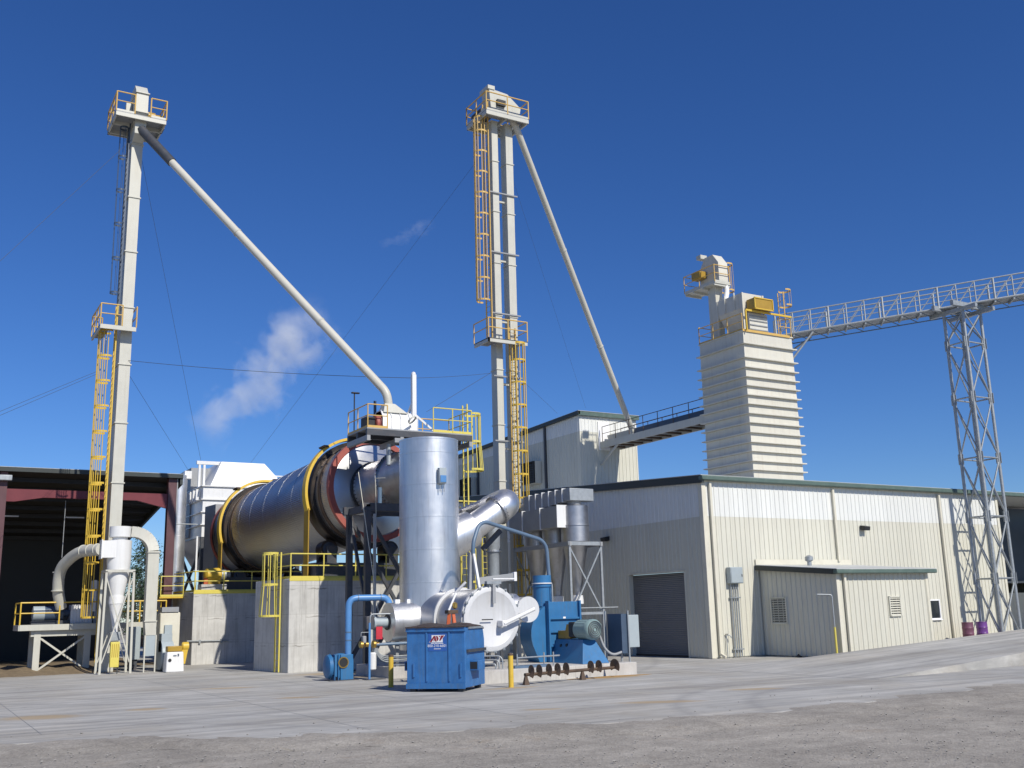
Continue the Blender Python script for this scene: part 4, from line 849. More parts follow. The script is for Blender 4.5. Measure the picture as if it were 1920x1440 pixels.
for x in (-.35, -.2): bx(BL, 'rib', 'bluefan', bl.x+x, bl.x+x+.03, bl.y-.08, bl.y+.3, .02, .95)
bx(BL, 'base_plate', 'darksteel', bl.x-.55, bl.x+.6, bl.y-.15, bl.y+.45, -.01, .025)
BPp = T('blue_air_pipe', 'bright blue air pipe arching from small blower over to burner', 'pipe', bl+V((.3, .1, .9))); xa = bl.x+.26; ya = bl.y+.12
pp(BPp, 'pipe', 'bluepipe', [(xa, ya, .9), (xa, ya, 3.05), (xa+1.62, ya-.2, 3.05), (xa+1.62, ya-.2, 2.35)], .125, .36, 16, 8)
for z in (1.45, 1.75): MB().lathe((xa, ya, z), (0, 0, 1), [(0, .14), (.04, .14)], 18).build('coupling', 'steelblue', BPp)
for x in (.35, 1.25): MB().lathe((xa+x, ya-.2*x/1.62, 3.05), (1, -.12, 0), [(0, .14), (.03, .14)], 18).build('coupling', 'steelblue', BPp)
GT = T('gas_train', 'grey gas pipe with brass valves on thin blue stand in front of near pier', 'pipes', (15.6, 37.6, 0)); gx, gy = xa+.62, 37.5
tb(GT, 'stand', 'bluepipe', (gx, gy, 0), (gx, gy, 2.1), .045); bx(GT, 'stand_foot', 'darksteel', gx-.2, gx+.6, gy-.2, gy+.2, -.005, .02)
pp(GT, 'sense_pipe', 'galv', [(gx+.02, gy, 1.2), (gx+.02, gy, 2.42), (gx+3.4, gy-.4, 2.42)], .03, .15)
tb(GT, 'main_pipe', 'steelblue', (gx+.2, gy, 1.28), (gx+3.0, gy-.5, 1.32), .06)
for dx, r0 in ((-.42, .13), (-.2, .1), (.1, .14), (.28, .07)): MB().lathe((gx+dx, gy, 1.3), (1, 0, 0), [(0, r0*.6), (.03, r0), (.13, r0), (.16, r0*.6)], 16).build('valve', 'brass', GT)
bx(GT, 'regulator', 'greysteel', gx-.3, gx-.16, gy-.1, gy+.1, 1.35, 1.62, bev=.03); MB().lathe((gx+.15, gy+.05, .35), (0, 0, 1), [(0, .1), (.03, .14), (.6, .14), (.65, .1)], 18).build('filter_pot', 'offwhite', GT)
tb(GT, 'thin_line', 'galv', (gx-.35, gy, 1.6), (gx-.35, gy, 1.75), .015); tb(GT, 'thin_line', 'galv', (gx-.35, gy, 1.75), (gx+.02, gy, 1.75), .015)
ww = T('slack_rod', 'two thin loose rods hanging from inlet duct down to the ground', 'rods', (16.6, 40.4, 0)); tb(ww, 'rod', 'creamtrim', P(672, 885, Y=41.5), P(712, 1165, Y=40.2), .016, 6); tb(ww, 'rod', 'creamtrim', P(704, 897, Y=41.5), P(706, 1010, Y=41.5), .012, 6); tb(ww, 'rod', 'creamtrim', P(704, 897, Y=41.5), P(722, 896, Y=41.0), .012, 6)

# pads
t = T('equipment_pad', 'low concrete pad under blue fan and white-doored chamber', 'pad', (20, 33, 0)); MB().box(16.9, 23.92, 31.75, 36.2, -.02, .44).build('slab', 'padcon', t, bev=.02)
t = T('equipment_pad', 'low concrete pad in shade under the burner and stack', 'pad', (17.5, 39, 0)); MB().box(16.5, 21.5, 37.4, 41.0, -.02, .42).build('slab', 'padcon', t, bev=.02)

# conduits along the pad
CB = T('conduit_bank', 'bank of grey conduits bending down onto the concrete pad behind the dumpster', 'conduits', (17.5, 32.4, 0))
for i in range(3): pp(CB, 'conduit', 'galv', [(15.5, 35.2, .62+i*.13), (17.6, 33.0, .62+i*.13), (18.2+i*.14, 32.3, .62+i*.13), (18.2+i*.14, 32.3, .42)], .028, .22)
PR = T('pad_piping', 'low grey pipe rail with short risers along the front of the pad', 'pipes', (19.8, 32.3, .44)); tb(PR, 'pipe', 'galv', (19.05, 32.25, .78), (21.05, 32.6, .78), .03)
for x in (19.05, 20.3, 20.75): tb(PR, 'riser', 'galv', (x, 32.25+(x-19.05)*.17, .44), (x, 32.25+(x-19.05)*.17, .92), .028)
bx(PR, 'drip_tray', 'steelblue', 18.8, 20.3, 32.0, 32.5, .44, .52)

# ------------------------------------------------------------------ big blue fan
FN = T('blue_fan', 'big blue centrifugal fan with green motor and yellow shaft guard on the pad', 'fan', (22.4, 33.5, .44))
fx, fyy = 22.55, 34.6; fcz = 1.55
pts = []
for i in range(33):
    a_ = R(-50+i*250/32); r = 1.12+.28*(i/32); pts.append((fx-.15+math.cos(a_)*r*.95, fyy, fcz+math.sin(a_)*r*.9))
pts = [p for p in pts if p[2] > .46]
MB().prism(pts+[(fx-1.1, fyy, .46), (fx+.7, fyy, .46)], (0, .85, 0)).build('scroll_housing', 'bluefan', FN)
bx(FN, 'side_plate', 'bluefan', fx-.75, fx+.72, fyy-.09, fyy-.005, .46, 2.72, bev=.01)
for z in (2.05, 1.55, 1.02): bx(FN, 'stiffener', 'bluefan', fx-.73, fx+.7, fyy-.19, fyy-.092, z, z+.07)
for x in (-.77, .68): bx(FN, 'edge_flange', 'bluefan', fx+x, fx+x+.07, fyy-.22, fyy+.02, .46, 2.75)
MB().lathe((fx-.62, fyy+.45, 2.55), (0, 0, 1), [(0, .36), (.75, .36), (.75, .40), (.8, .40), (.8, .36), (1.2, .36)], 36).build('outlet_pipe', 'bluefan', FN)
MB().lathe((fx-.62, fyy+.45, 3.42), (0, 0, 1), [(0, .40), (.04, .40)], 36).build('band_clamp', 'offwhite', FN); tb(FN, 'drain_pipe', 'galv', (fx-.45, fyy-.02, 2.4), (fx-.45, fyy-.02, 3.4), .03)
mb = MB(); b0 = [(22.0, 32.55), (22.75, 32.0), (23.05, 34.3), (22.0, 34.45)]
pd = MB().hexa([(21.8, 32.2, .44), (23.0, 32.2, .44), (23.0, 34.48, .44), (21.8, 34.48, .44), (22.12, 32.6, 1.3), (22.65, 32.6, 1.3), (22.65, 34.48, 1.3), (22.15, 34.48, 1.3)]).build('pedestal', 'bluefan', FN, bev=.015)
for y, z in ((34.0, 1.05), (33.6, 1.08), (33.0, .95)): MB().lathe((22.04, y, z), (-1, 0, 0), [(-.1, .07), (.015, .07)], 16).build('hand_hole', 'black', pd)
mo = MB().lathe((22.4, 32.2, 1.66), (0, 1, 0), [(0, .2), (.02, .34), (.08, .38), (.2, .38), (.22, .36), (.95, .36), (1.0, .2)], 36).build('motor', 'motorgreen', FN)
for i in range(18):
    a_ = i*math.pi/9; c = V((22.4+math.cos(a_)*.365, 32.45, 1.66+math.sin(a_)*.365)); bm_(mo, 'cooling_fin', 'motorgreen', c, c+V((0, .65, 0)), .03, .012, up=(math.cos(a_), 0, math.sin(a_)))
for r in (.1, .17, .24, .31): MB().lathe((22.4, 32.19, 1.66), (0, -1, 0), [(0, r), (.012, r), (.012, r-.03), (0, r-.03)], 28, cap=False).build('grille_ring', 'darksteel', mo)
bx(FN, 'terminal_box', 'motorgreen', 22.74, 22.92, 32.5, 32.85, 1.5, 1.85, bev=.02); bx(FN, 'motor_end', 'black', 22.1, 22.7, 33.15, 33.55, 1.38, 1.95, bev=.05)
MB().prism([(22.2, 33.56, 1.32), (22.2, 34.4, 1.32), (22.2, 34.4, 1.62), (22.2, 33.9, 1.62), (22.2, 33.8, 1.86), (22.2, 33.56, 1.86)], (.42, 0, 0)).build('shaft_guard', 'amber', FN)
pp(FN, 'power_cable', 'greysteel', [(22.85, 32.6, 1.5), (23.0, 32.5, .95), (23.3, 32.4, .68), (23.75, 32.3, .82), (24.0, 32.4, .95)], .05, .3, 10)
bx(FN, 'beacon', 'red', fx+.82, fx+.98, fyy+.3, fyy+.46, 2.25, 2.5, bev=.03)
bx(FN, 'nameplate', 'signwhite', fx-.1, fx+.02, fyy-.2, fyy-.192, 2.07, 2.14)
# blue arch pipe
AR = T('blue_arch_pipe', 'long dark blue hose pipe arching between fan and top of chamber', 'pipe', (20, 34.5, 3)); q1 = P(1032, 1112, Y=35.0); q2 = P(1024, 1015, Y=35.0); q3 = P(900, 975, Y=34.8); q4 = P(887, 1018, Y=34.6); q5 = P(899, 1105, Y=34.2)
pp(AR, 'pipe', 'steelblue', [q1, q2, q3, q4, q4-up*.4], .075, .45, 12, 10); bm_(AR, 'hanger', 'offwhite', q4-up*.35, q5, .09); bm_(AR, 'rear_post', 'greysteel', q4-up*.35+V((-.05, .1, 0)), V((q4.x-.1, q4.y+.1, CZ+CRr)), .16)
# disconnect cabinet at the pad end
EC = T('disconnect_cabinet', 'grey electrical cabinet on galvanized posts beside the roll-up door', 'cabinet', (24.2, 32.6, 0)); q = V((24.15, 32.35, .44))
bx(EC, 'cabinet', 'boxgrey', 23.95, 24.45, 32.2, 32.62, .95, 2.15, bev=.02); bx(EC, 'back_panel', 'navy', 23.66, 23.94, 32.25, 33.15, .75, 2.2)
for x, y in ((23.94, 32.2), (23.6, 33.2)): bm_(EC, 'post', 'galv', (x, y, 0), (x, y, 2.32), .05)
tb(EC, 'conduit', 'greysteel', (23.8, 32.5, .0), (23.8, 32.5, .78), .045)

# ------------------------------------------------------------------ cyclone bank
CY = T('cyclone_bank', 'bank of grey steel cyclones in braced frame in front of shaded gable wall', 'cyclones', (28.3, 43.5, 0))
cx_, rr_ = 28.1, .68
for i, y in enumerate((41.75, 43.5, 45.25)):
    cyc = MB().lathe((cx_, y, 7.35), (0, 0, -1), [(0, rr_-.1), (.05, rr_), (.95, rr_), (.96, rr_+.04), (1.0, rr_+.04), (1.01, rr_), (1.75, rr_), (1.8, rr_-.05), (4.1, .22), (4.6, .2)], 32).build('cyclone', 'aludull', CY)
    MB().lathe((cx_, y, 3.05), (0, 0, -1), [(0, .3), (.4, .3)], 20).build('airlock', 'offwhite', cyc); tb(cyc, 'drop_tube', 'aludull', (cx_, y, 2.7), (cx_, y, .9), .18, 16); tb(cyc, 'outlet_neck', 'greysteel', (cx_, y, 7.35), (cx_, y, 7.6), .34, 20)
ma = MB()
for i in range(6):
    y0_ = 41.9+i*.62; zt_ = 8.15-.0*i; zb = 7.55-.05*i
    s_ = MB().hexa([(cx_-.55, y0_, zb), (cx_+.35, y0_, zb), (cx_+.35, y0_+.6, zb-.05), (cx_-.55, y0_+.6, zb-.05), (cx_-.55, y0_, zt_), (cx_+.35, y0_, zt_), (cx_+.35, y0_+.6, zt_), (cx_-.55, y0_+.6, zt_)]).build('manifold_section', 'greysteel', CY)
    bx(s_, 'joint_flange', 'offwhite', cx_-.6, cx_+.4, y0_-.02, y0_+.02, zb-.04, zt_+.04)
bx(CY, 'outlet_box', 'galv', cx_-.55, cx_+.85, 41.25, 41.88, 7.55, 8.15, bev=.02)
pp(CY, 'manifold_elbow', 'galv', [(cx_-.1, 45.6, 7.6), (cx_-.1, 46.4, 7.6), (cx_-.5, 46.9, 7.0)], .32, .5, 20)
for y0_, y1_ in ((41.55, 43.1), (43.12, 44.8), (44.82, 46.2)):
    s_ = bx(CY, 'inlet_duct', 'greysteel', cx_-rr_-.42, cx_-rr_+.12, y0_, y1_-.02, 6.3, 7.3); bx(s_, 'joint_flange', 'offwhite', cx_-rr_-.47, cx_-rr_+.1, y0_-.02, y0_+.02, 6.26, 7.34)
zf_ = 5.45
for x in (cx_-.85, cx_+.95):
    for y in (41.0, 46.1): bm_(CY, 'frame_leg', 'galv', (x, y, 0), (x, y, zf_), .11)
    bm_(CY, 'frame_beam', 'greysteel', (x, 40.9, zf_), (x, 46.2, zf_), .12, .2)
for y in (41.0, 46.1):
    bm_(CY, 'frame_beam', 'galv', (cx_-.95, y, zf_+.02), (cx_+1.05, y, zf_+.02), .12, .18)
    bm_(CY, 'frame_beam', 'galv', (cx_-.85, y, 2.2), (cx_+.95, y, 2.2), .09, .12)
    bm_(CY, 'brace', 'galv', (cx_-.8, y-.04, 2.3), (cx_+.9, y-.04, zf_-.2), .07); bm_(CY, 'brace', 'galv', (cx_+.9, y+.04, 2.3), (cx_-.8, y+.04, zf_-.2), .07)
tb(CY, 'cross_pipe', 'galv', (cx_-1.1, 40.9, 2.45), (cx_+1.75, 40.9, 2.45), .03)

# ------------------------------------------------------------------ auger screw lying on the ground
AU = T('auger_screw', 'rusty auger screw with spaced flights lying in front of the concrete pad', 'auger', (21, 30.9, .3))
a0_ = P(984, 1263, Y=30.3); b0_ = P(1158, 1256, Y=31.2); a0_.z = .33; b0_.z = .33; da = unit(b0_-a0_); La = (b0_-a0_).length
tb(AU, 'shaft', 'rust', a0_, b0_, .055, 12)
xs_ = da.orthogonal().normalized(); xs_ = V((0, 0, 1)); ys_ = da.cross(xs_)
for f0 in (.02, .10, .20, .29, .38, .65, .74, .945):
    mb = MB(); k0 = len(mb.v); n = 26; fl = .40/La if f0 < .9 else .2/La
    for i in range(n+1):
        a_ = -math.pi*.12+i/n*2*math.pi*.62; c = a0_.lerp(b0_, f0+fl*i/n); e = ys_*math.cos(a_)+xs_*math.sin(a_)
        mb.v += [c+e*.05, c+e*.30, c+e*.30+da*.02, c+e*.05+da*.02]
    for i in range(n):
        b = 4*i
        for j in range(4): mb.f.append((b+j, b+(j+1) % 4, b+4+(j+1) % 4, b+4+j))
    mb.build('flight', 'rust', AU)
for f0 in (.01, .6): q = a0_.lerp(b0_, f0); MB().hexa([q+V((-.1, -.08, -.33)), q+V((.1, -.08, -.33)), q+V((.1, .08, -.33)), q+V((-.1, .08, -.33)), q+V((-.04, -.03, -.04)), q+V((.04, -.03, -.04)), q+V((.04, .03, -.04)), q+V((-.04, .03, -.04))]).build('stand', 'rust', AU)
gs = MB()
for i in range(24):
    a_ = i/24*2*math.pi; gs.v.append(V((22.4+math.cos(a_)*1.9, 31.35+math.sin(a_)*.3, .004)))
gs.v.append(V((22.4, 31.4, .035))); gs.f = [(i, (i+1) % 24, 24) for i in range(24)]; o = gs.build('spilled_grain', 'grain'); o['kind'] = 'stuff'; tag(o, 'thin drift of spilled grain along the foot of the concrete pad', 'grain')

# ------------------------------------------------------------------ bollards and dumpster
def bollard(lab, x, y):
    t = T('bollard', lab, 'bollard', (x, y, 0), 'yellow bollards'); MB().lathe((x, y, 0), (0, 0, 1), [(0, .085), (1.0, .085)], 20).build('post', 'yellow', t); MB().lathe((x, y, 1.0), (0, 0, 1), [(0, .09), (.05, .085), (.07, .05)], 20).build('cap', 'rust', t)
bollard('yellow bollard left of the blue dumpster, half in its shadow', 14.58, 33.1); bollard('yellow bollard right of the blue dumpster, fully sunlit', 17.35, 29.8)
DB = P(873, 1297.5, Z=0); fd = V((math.cos(R(132)), math.sin(R(132)), 0)); sdv = V((math.cos(R(42)), math.sin(R(42)), 0)); nf = -sdv; ns = -fd   # front runs from DB along fd, side along sdv
DU = T('dumpster', 'blue steel dumpster with logo and sagging dark lid standing on the apron', 'dumpster', DB); Wd, Dp, Hd = 1.97, 1.84, 1.96
def dpnt(f, s, z): return DB+fd*f+sdv*s+up*z
side = [(0, .12), (Dp, .12), (Dp, 1.55), (Dp-.12, 1.9), (0, Hd)]
MB().prism([dpnt(0, s, z) for s, z in side], fd*Wd).build('body', 'blue', DU, bev=.012)
for f_ in (.55, 1.33+.02): pass
for f_ in (.50, 1.26): MB().obox(dpnt(f_, 0, .32), fd*.05, nf*.03, up*1.52).build('front_rib', 'blue', DU)
MB().obox(dpnt(-.02, .0, Hd-.12), fd*(Wd+.04), nf*.05, up*.12).build('top_rim', 'blue', DU)
MB().obox(dpnt(-.01, -.02, .1), fd*(Wd+.02), nf*.03, up*.16).build('bottom_rim', 'blue', DU)
for s_, sg in ((0, ns), (1, fd)):
    base = 0 if s_ == 0 else Wd
    MB().obox(dpnt(base, .12, 1.18), sdv*(Dp-.12), sg*.07, up*.09).build('side_rail', 'darksteel', DU)
    pk = MB().obox(dpnt(base, .45, .62), sdv*.62, sg*.28, up*.3).build('fork_pocket', 'blue', DU, bev=.01); MB().obox(dpnt(base, .44, .66), sdv*.01, sg*.24, up*.22).build('pocket_opening', 'black', pk)
    MB().obox(dpnt(base, .3, 1.9), sdv*(Dp-.5), sg*.05, up*.06).build('lid_rail', 'galv', DU)
for f_ in (.12, 1.70): MB().obox(dpnt(f_, 0, .45), fd*.05, nf*.04, up*.42).build('gusset', 'blue', DU)
for f_, s_ in ((.1, .1), (Wd-.25, .1), (.1, Dp-.25), (Wd-.25, Dp-.25)): MB().obox(dpnt(f_, s_, 0), fd*.18, sdv*.15, up*.12).build('foot', 'darksteel', DU)
for k in range(2):
    mb = MB(); nx, ny = 8, 6; f0 = .0+k*Wd/2
    for i in range(nx+1):
        for j in range(ny+1):
            u_, v_ = i/nx, j/ny; z = Hd+.03+.11*math.sin(math.pi*u_)*math.sin(math.pi*v_)+random.uniform(-.012, .012)-(.08*max(0, v_-.85)/.15)
            mb.v.append(dpnt(f0-.03+u_*(Wd/2+.05), -.09+v_*(Dp+.0), z))
    L_ = len(mb.v); mb.v += [p-up*.035 for p in mb.v[:L_]]; id_ = lambda i, j, b=0: b+i*(ny+1)+j
    for i in range(nx):
        for j in range(ny):
            mb.f.append((id_(i, j), id_(i+1, j), id_(i+1, j+1), id_(i, j+1))); mb.f.append((id_(i, j+1, L_), id_(i+1, j+1, L_), id_(i+1, j, L_), id_(i, j, L_)))
    for i in range(nx): mb.f.append((id_(i, 0), id_(i, 0, L_), id_(i+1, 0, L_), id_(i+1, 0))); mb.f.append((id_(i+1, ny), id_(i+1, ny, L_), id_(i, ny, L_), id_(i, ny)))
    for j in range(ny): mb.f.append((id_(0, j+1), id_(0, j+1, L_), id_(0, j, L_), id_(0, j))); mb.f.append((id_(nx, j), id_(nx, j, L_), id_(nx, j+1, L_), id_(nx, j+1)))
    mb.build('lid', 'rubber', DU)
# decal: f measured from right corner; seen from the front, left is +fd
def dec(u_, z, d_=.004): return dpnt(1.23-u_, -d_, z)     # u_ grows to the viewer's right
dc = MB().obox(dec(-.0, 1.24), -fd*.62, nf*.003, up*.54).build('decal', 'signblue', DU)
def dpoly(nm, mat, pts, d_): return MB().prism([dec(u_, z, d_) for u_, z in pts], nf*.002).build(nm, mat, dc)
dpoly('logo_field', 'signwhite', [(.02, 1.505), (.115, 1.60), (.115, 1.73), (.575, 1.73), (.49, 1.63), (.49, 1.505)], .009)
Lr = [[(.045, 1.515), (.19, 1.705), (.245, 1.705), (.29, 1.535), (.235, 1.535), (.222, 1.585), (.20, 1.545), (.172, 1.545), (.198, 1.60), (.208, 1.64), (.115, 1.515)],
      [(.265, 1.70), (.315, 1.70), (.355, 1.62), (.335, 1.565), (.305, 1.545)],
      [(.36, 1.705), (.425, 1.705), (.372, 1.66)],
      [(.44, 1.715), (.545, 1.715), (.41, 1.55), (.38, 1.56), (.385, 1.60)]]
for l_ in Lr: dpoly('logo_letter', 'signred', l_, .013)
def dtext(s, u_, z, size, mat):
    cu = bpy.data.curves.new('txt', 'FONT'); cu.body = s; cu.size = size; cu.align_x = 'CENTER'; cu.extrude = .001
    o = bpy.data.objects.new('txt', cu); col.objects.link(o); bpy.context.view_layer.update()
    me = bpy.data.meshes.new_from_object(o.evaluated_get(bpy.context.evaluated_depsgraph_get())); bpy.data.objects.remove(o)
    me.materials.append(MATS[mat]); ob = bpy.data.objects.new('lettering', me); col.objects.link(ob); ob.parent = dc
    mt = Matrix.Identity(4); X_, Y_, Z_ = -fd, up, nf; p = dec(u_, z, .009)-rootloc(DU)
    for i in range(3): mt[i][0] = X_[i]; mt[i][1] = Y_[i]; mt[i][2] = Z_[i]; mt[i][3] = p[i]
    ob.matrix_local = mt
dtext('800-210-6601', .30, 1.365, .115, 'signwhite')
for u0, u1 in ((.09, .20), (.215, .32), (.335, .51)): dpoly('fine_print', 'signwhite', [(u0, 1.465), (u0, 1.485), (u1, 1.485), (u1, 1.465)], .009)
dpoly('fine_print', 'signwhite', [(.19, 1.30), (.19, 1.318), (.42, 1.318), (.42, 1.30)], .009)
# orange saw stand behind dumpster
OS = T('orange_stand', 'rusty orange steel trestle stand behind the dumpster', 'stand', (17.1, 32.6, 0)); c = P(846, 1144, Y=32.6); oz = c.z-.02
for dx, dy in ((-.32, -.25), (-.1, .25), (.1, -.25), (.32, .25)): bm_(OS, 'leg', 'orange', (c.x+dx*.35, c.y+dy*.3, oz-.05), (c.x+dx*1.4, c.y+dy*1.6, .44), .11, .05)
bx(OS, 'top', 'rust', c.x-.18, c.x+.2, c.y-.14, c.y+.14, oz-.1, oz+.02); 
tb(OS, 'bracket_rod', 'offwhite', (c.x-.1, c.y, oz), (c.x+.4, c.y+.4, oz+.6), .04); MB().lathe((c.x+.2, c.y+.1, oz+.05), (0, 0, 1), [(0, .02), (.05, .09), (.2, .09), (.25, .02)], 12).build('regulator', 'brass', OS)

# ================================================================== LEFT BUCKET ELEVATOR
ex0, ex1, ey0, ey1 = 8.66, 9.22, 54.0, 55.6; ez = 28.3
EL = T('bucket_elevator', 'very tall single-leg cream bucket elevator at left with railed head platform', 'bucket elevator', ((ex0+ex1)/2, (ey0+ey1)/2, 0))
z = 0.
while z < ez-.1:
    z1_ = min(ez, z+3.05); bx(EL, 'casing_section', 'cream', ex0, ex1, ey0, ey1, z+.02, z1_-.02); bx(EL, 'flange', 'cream', ex0-.05, ex1+.05, ey0-.05, ey1+.05, z1_-.03, z1_+.03); z = z1_
f1 = P(218, 208, Y=53.0); f2 = P(312, 224, Y=53.0); b1 = P(201, 255, X=f1.x); hz_ = (f1.z+f2.z)/2; fX0, fX1, fY0, fY1 = f1.x, f2.x, 53.0, min(b1.y, 57.2)
HP = bx(EL, 'head_platform', 'greysteel', fX0, fX1, fY0, fY1, hz_-.05, hz_)
for y in (fY0+.04, fY0+1.2, fY0+2.4, fY1-.04): bm_(HP, 'floor_beam', 'cream', (fX0, y, hz_-.15), (fX1, y, hz_-.15), .09, .2)
for x in (fX0+.04, fX1-.04): bm_(HP, 'floor_beam', 'cream', (x, fY0, hz_-.15), (x, fY1, hz_-.15), .08, .2)
railing(HP, [((ex0-.1), fY0, hz_), (fX0, fY0, hz_), (fX0, fY1, hz_)], 'beigeyellow', 1.1, step=1.0, toemat='cream', r=.036)
railing(HP, [((ex1+.15), fY0, hz_), (fX1, fY0, hz_), (fX1, fY1, hz_), (fX0, fY1, hz_)], 'beigeyellow', 1.1, step=1.0, toemat='cream', r=.036)
MB().prism([(ex0-.02, 53.3, hz_+.25), (ex0-.02, 53.3, hz_+1.45), (ex0-.02, 53.9, hz_+2.1), (ex0-.02, 55.0, hz_+2.1), (ex0-.02, 55.6, hz_+1.4), (ex0-.02, 55.6, hz_-.1), (ex0-.02, 53.8, hz_-.1)], (ex1-ex0+.06, 0, 0)).build('head_casing', 'cream', EL)
for z in (hz_+.3, hz_+1.42): bx(EL, 'flange', 'cream', ex0-.07, ex1+.09, 53.22, 55.66, z, z+.05)
MB().lathe((ex1+.1, 54.4, hz_+.7), (1, 0, 0), [(0, .25), (.5, .25), (.5, .18), (.9, .18)], 18).build('drive_motor', 'amber', EL); bx(EL, 'drive_base', 'darksteel', ex1+.05, ex1+1.1, 54.1, 54.8, hz_+.02, hz_+.4)
bx(EL, 'bearing_housing', 'cream', ex0-.35, ex0-.05, 54.3, 54.7, hz_+.5, hz_+1.2)
MB().hexa([(ex0, 53.35, hz_-.9), (ex1, 53.35, hz_-.9), (ex1, 54.0, hz_-1.2), (ex0, 54.0, hz_-1.2), (ex0, 53.3, hz_-.06), (ex1, 53.3, hz_-.06), (ex1, 54.0, hz_-.06), (ex0, 54.0, hz_-.06)]).build('discharge_throat', 'cream', EL)
# mid platform
m1 = P(188, 607, Y=53.4); m2 = P(242, 613, Y=53.4); mz = m1.z; mX0, mX1 = m1.x, m2.x+.35; mY1 = 56.2
MP = MB().box(mX0, mX1, 53.4, 53.98, mz-.05, mz).box(mX0, ex0-.55, 53.981, mY1, mz-.05, mz).build('mid_platform', 'greysteel', EL)
bm_(MP, 'floor_beam', 'cream', (mX0, 53.42, mz-.1), (mX1, 53.42, mz-.1), .08, .22); bm_(MP, 'floor_beam', 'cream', (mX0+.04, 53.4, mz-.1), (mX0+.04, mY1, mz-.1), .08, .2)
railing(MP, [(ex0-.05, 53.4, mz), (mX0, 53.4, mz), (mX0, mY1, mz), (ex0-.6, mY1, mz)], 'beigeyellow', 1.1, step=1.1, r=.034, toe=False); railing(MP, [(mX1, 53.4, mz), (mX1, 55.2, mz)], 'beigeyellow', 1.1, step=1.8, r=.034, toe=False)
ladder(EL, (ex0-.22, 54.2), (-1, 0), .3, mz+1.3, 'yellow', .5, 2.6, mz-.15, 1.3, False, rr=.40, straps=7, sr=.022, stringer=.06)
ladder(EL, (ex0-.12, 54.35), (-1, 0), mz+.9, hz_-.05, 'navy', .40, mz+2.0, hz_-.3, 1.9, False, rr=.24, straps=4, sr=.014)
tb(EL, 'conduit', 'galv', (ex0-.05, 55.3, .2), (ex0-.05, 55.3, hz_-.3), .035, 8)
# spout to drum inlet
SP = T('discharge_spout', 'long cream spout pipe slanting from left elevator head down to drum feeder', 'spout', (9, 53.5, hz_-.8))
s0 = V((9.0, 53.45, hz_-.6)); s1 = V((18.72, 43.0, 12.45)); dd = unit(s1-s0)
tb(SP, 'sleeve', 'darksteel', s0, s0+dd*3.0, .25, 20); pp(SP, 'pipe', 'creampipe', [s0+dd*2.9, s1, s1+V((.1, 0, -.65))], .2, .35, 20, 6)
for L_ in (9., 16., 23.): MB().lathe(s0+dd*L_, dd, [(0, .2), (0, .225), (.08, .225), (.08, .2)], 20, cap=False).build('pipe_joint', 'cream', SP)

# ================================================================== CENTRE BUCKET ELEVATOR
gy0, gy1 = 47.0, 47.6; lx = [(26.94, 27.33), (27.86, 28.32)]; gz = 29.9
CE = T('twin_leg_elevator', 'very tall twin-leg cream bucket elevator with ladders behind the cyclones', 'bucket elevator', (27.6, 47.3, 0))
for a_, b_ in lx:
    z = 0.
    while z < gz-.1:
        z1_ = min(gz, z+3.05); bx(CE, 'leg_section', 'cream', a_, b_, gy0, gy1, z+.015, z1_-.015); bx(CE, 'flange', 'cream', a_-.04, b_+.04, gy0-.04, gy1+.04, z1_-.025, z1_+.025); z = z1_
tb(CE, 'conduit', 'galv', (27.45, gy0+.25, 1), (27.45, gy0+.25, gz-.5), .035, 8)
z = 4.2
while z < gz-1: bm_(CE, 'tie_angle', 'greysteel', (26.7, gy0-.06, z), (28.5, gy0-.06, z), .07, .07); bm_(CE, 'spacer', 'cream', (27.33, gy0+.3, z-.35), (27.86, gy0+.3, z-.35), .12, .12); z += 3.55
yy = 46.2; n1 = P(912, 204, Y=yy); n2 = P(991, 224, Y=yy); n3 = P(875, 236, X=n1.x); cz_ = (n1.z+n2.z)/2; cX0, cX1, cY1 = n1.x, n2.x, min(n3.y, 50.2)
CP = MB().box(cX0, cX1, yy, gy0-.02, cz_-.05, cz_).box(cX0, cX1, gy1+.02, cY1, cz_-.05, cz_).build('head_platform', 'greysteel', CE)
for x in (cX0+.04, 27.55, cX1-.04): bm_(CP, 'floor_beam', 'cream', (x, yy, cz_-.16), (x, cY1, cz_-.16), .09, .22)
for y in (yy+.04, cY1-.04, gy1+.5): bm_(CP, 'floor_beam', 'cream', (cX0, y, cz_-.16), (cX1, y, cz_-.16), .09, .22)
railing(CP, [(cX0, cY1, cz_), (cX0, yy, cz_), (cX1, yy, cz_), (cX1, cY1, cz_), (cX0, cY1, cz_)], 'beigeyellow', 1.1, step=1.5, toemat='cream', r=.036)
hp_ = [P(x, y, Y=46.85) for x, y in ((921, 206), (917, 165), (951, 177), (976, 204), (974, 219))]
MB().prism(hp_, (0, .9, 0)).build('head_casing', 'cream', CE); q = hp_[1]; bx(CE, 'vent_cap', 'cream', q.x-.1, q.x+.35, 46.8, 47.8, q.z-.05, q.z+.18); q = P(938, 193, Y=46.8); bx(CE, 'bearing', 'black', q.x-.25, q.x+.3, 46.68, 46.84, q.z-.2, q.z+.15)
bx(CE, 'drive_motor', 'darksteel', cX0+.2, cX0+.9, 47.2, 48.4, cz_+.05, cz_+.6, bev=.05)
yy2 = 46.2; n1 = P(916.4, 631.7, Y=yy2); n2 = P(989, 640, Y=yy2); n3 = P(889, 644, X=n1.x); mz_ = n1.z; dX0, dX1, dY1 = n1.x, n2.x, n3.y
CM = MB().box(dX0, dX1, yy2, gy0-.04, mz_-.05, mz_).box(dX0, lx[0][0]-.06, gy0-.039, dY1, mz_-.05, mz_).box(lx[1][1]+.06, dX1, gy0-.039, 48.2, mz_-.05, mz_).build('mid_platform', 'greysteel', CE)
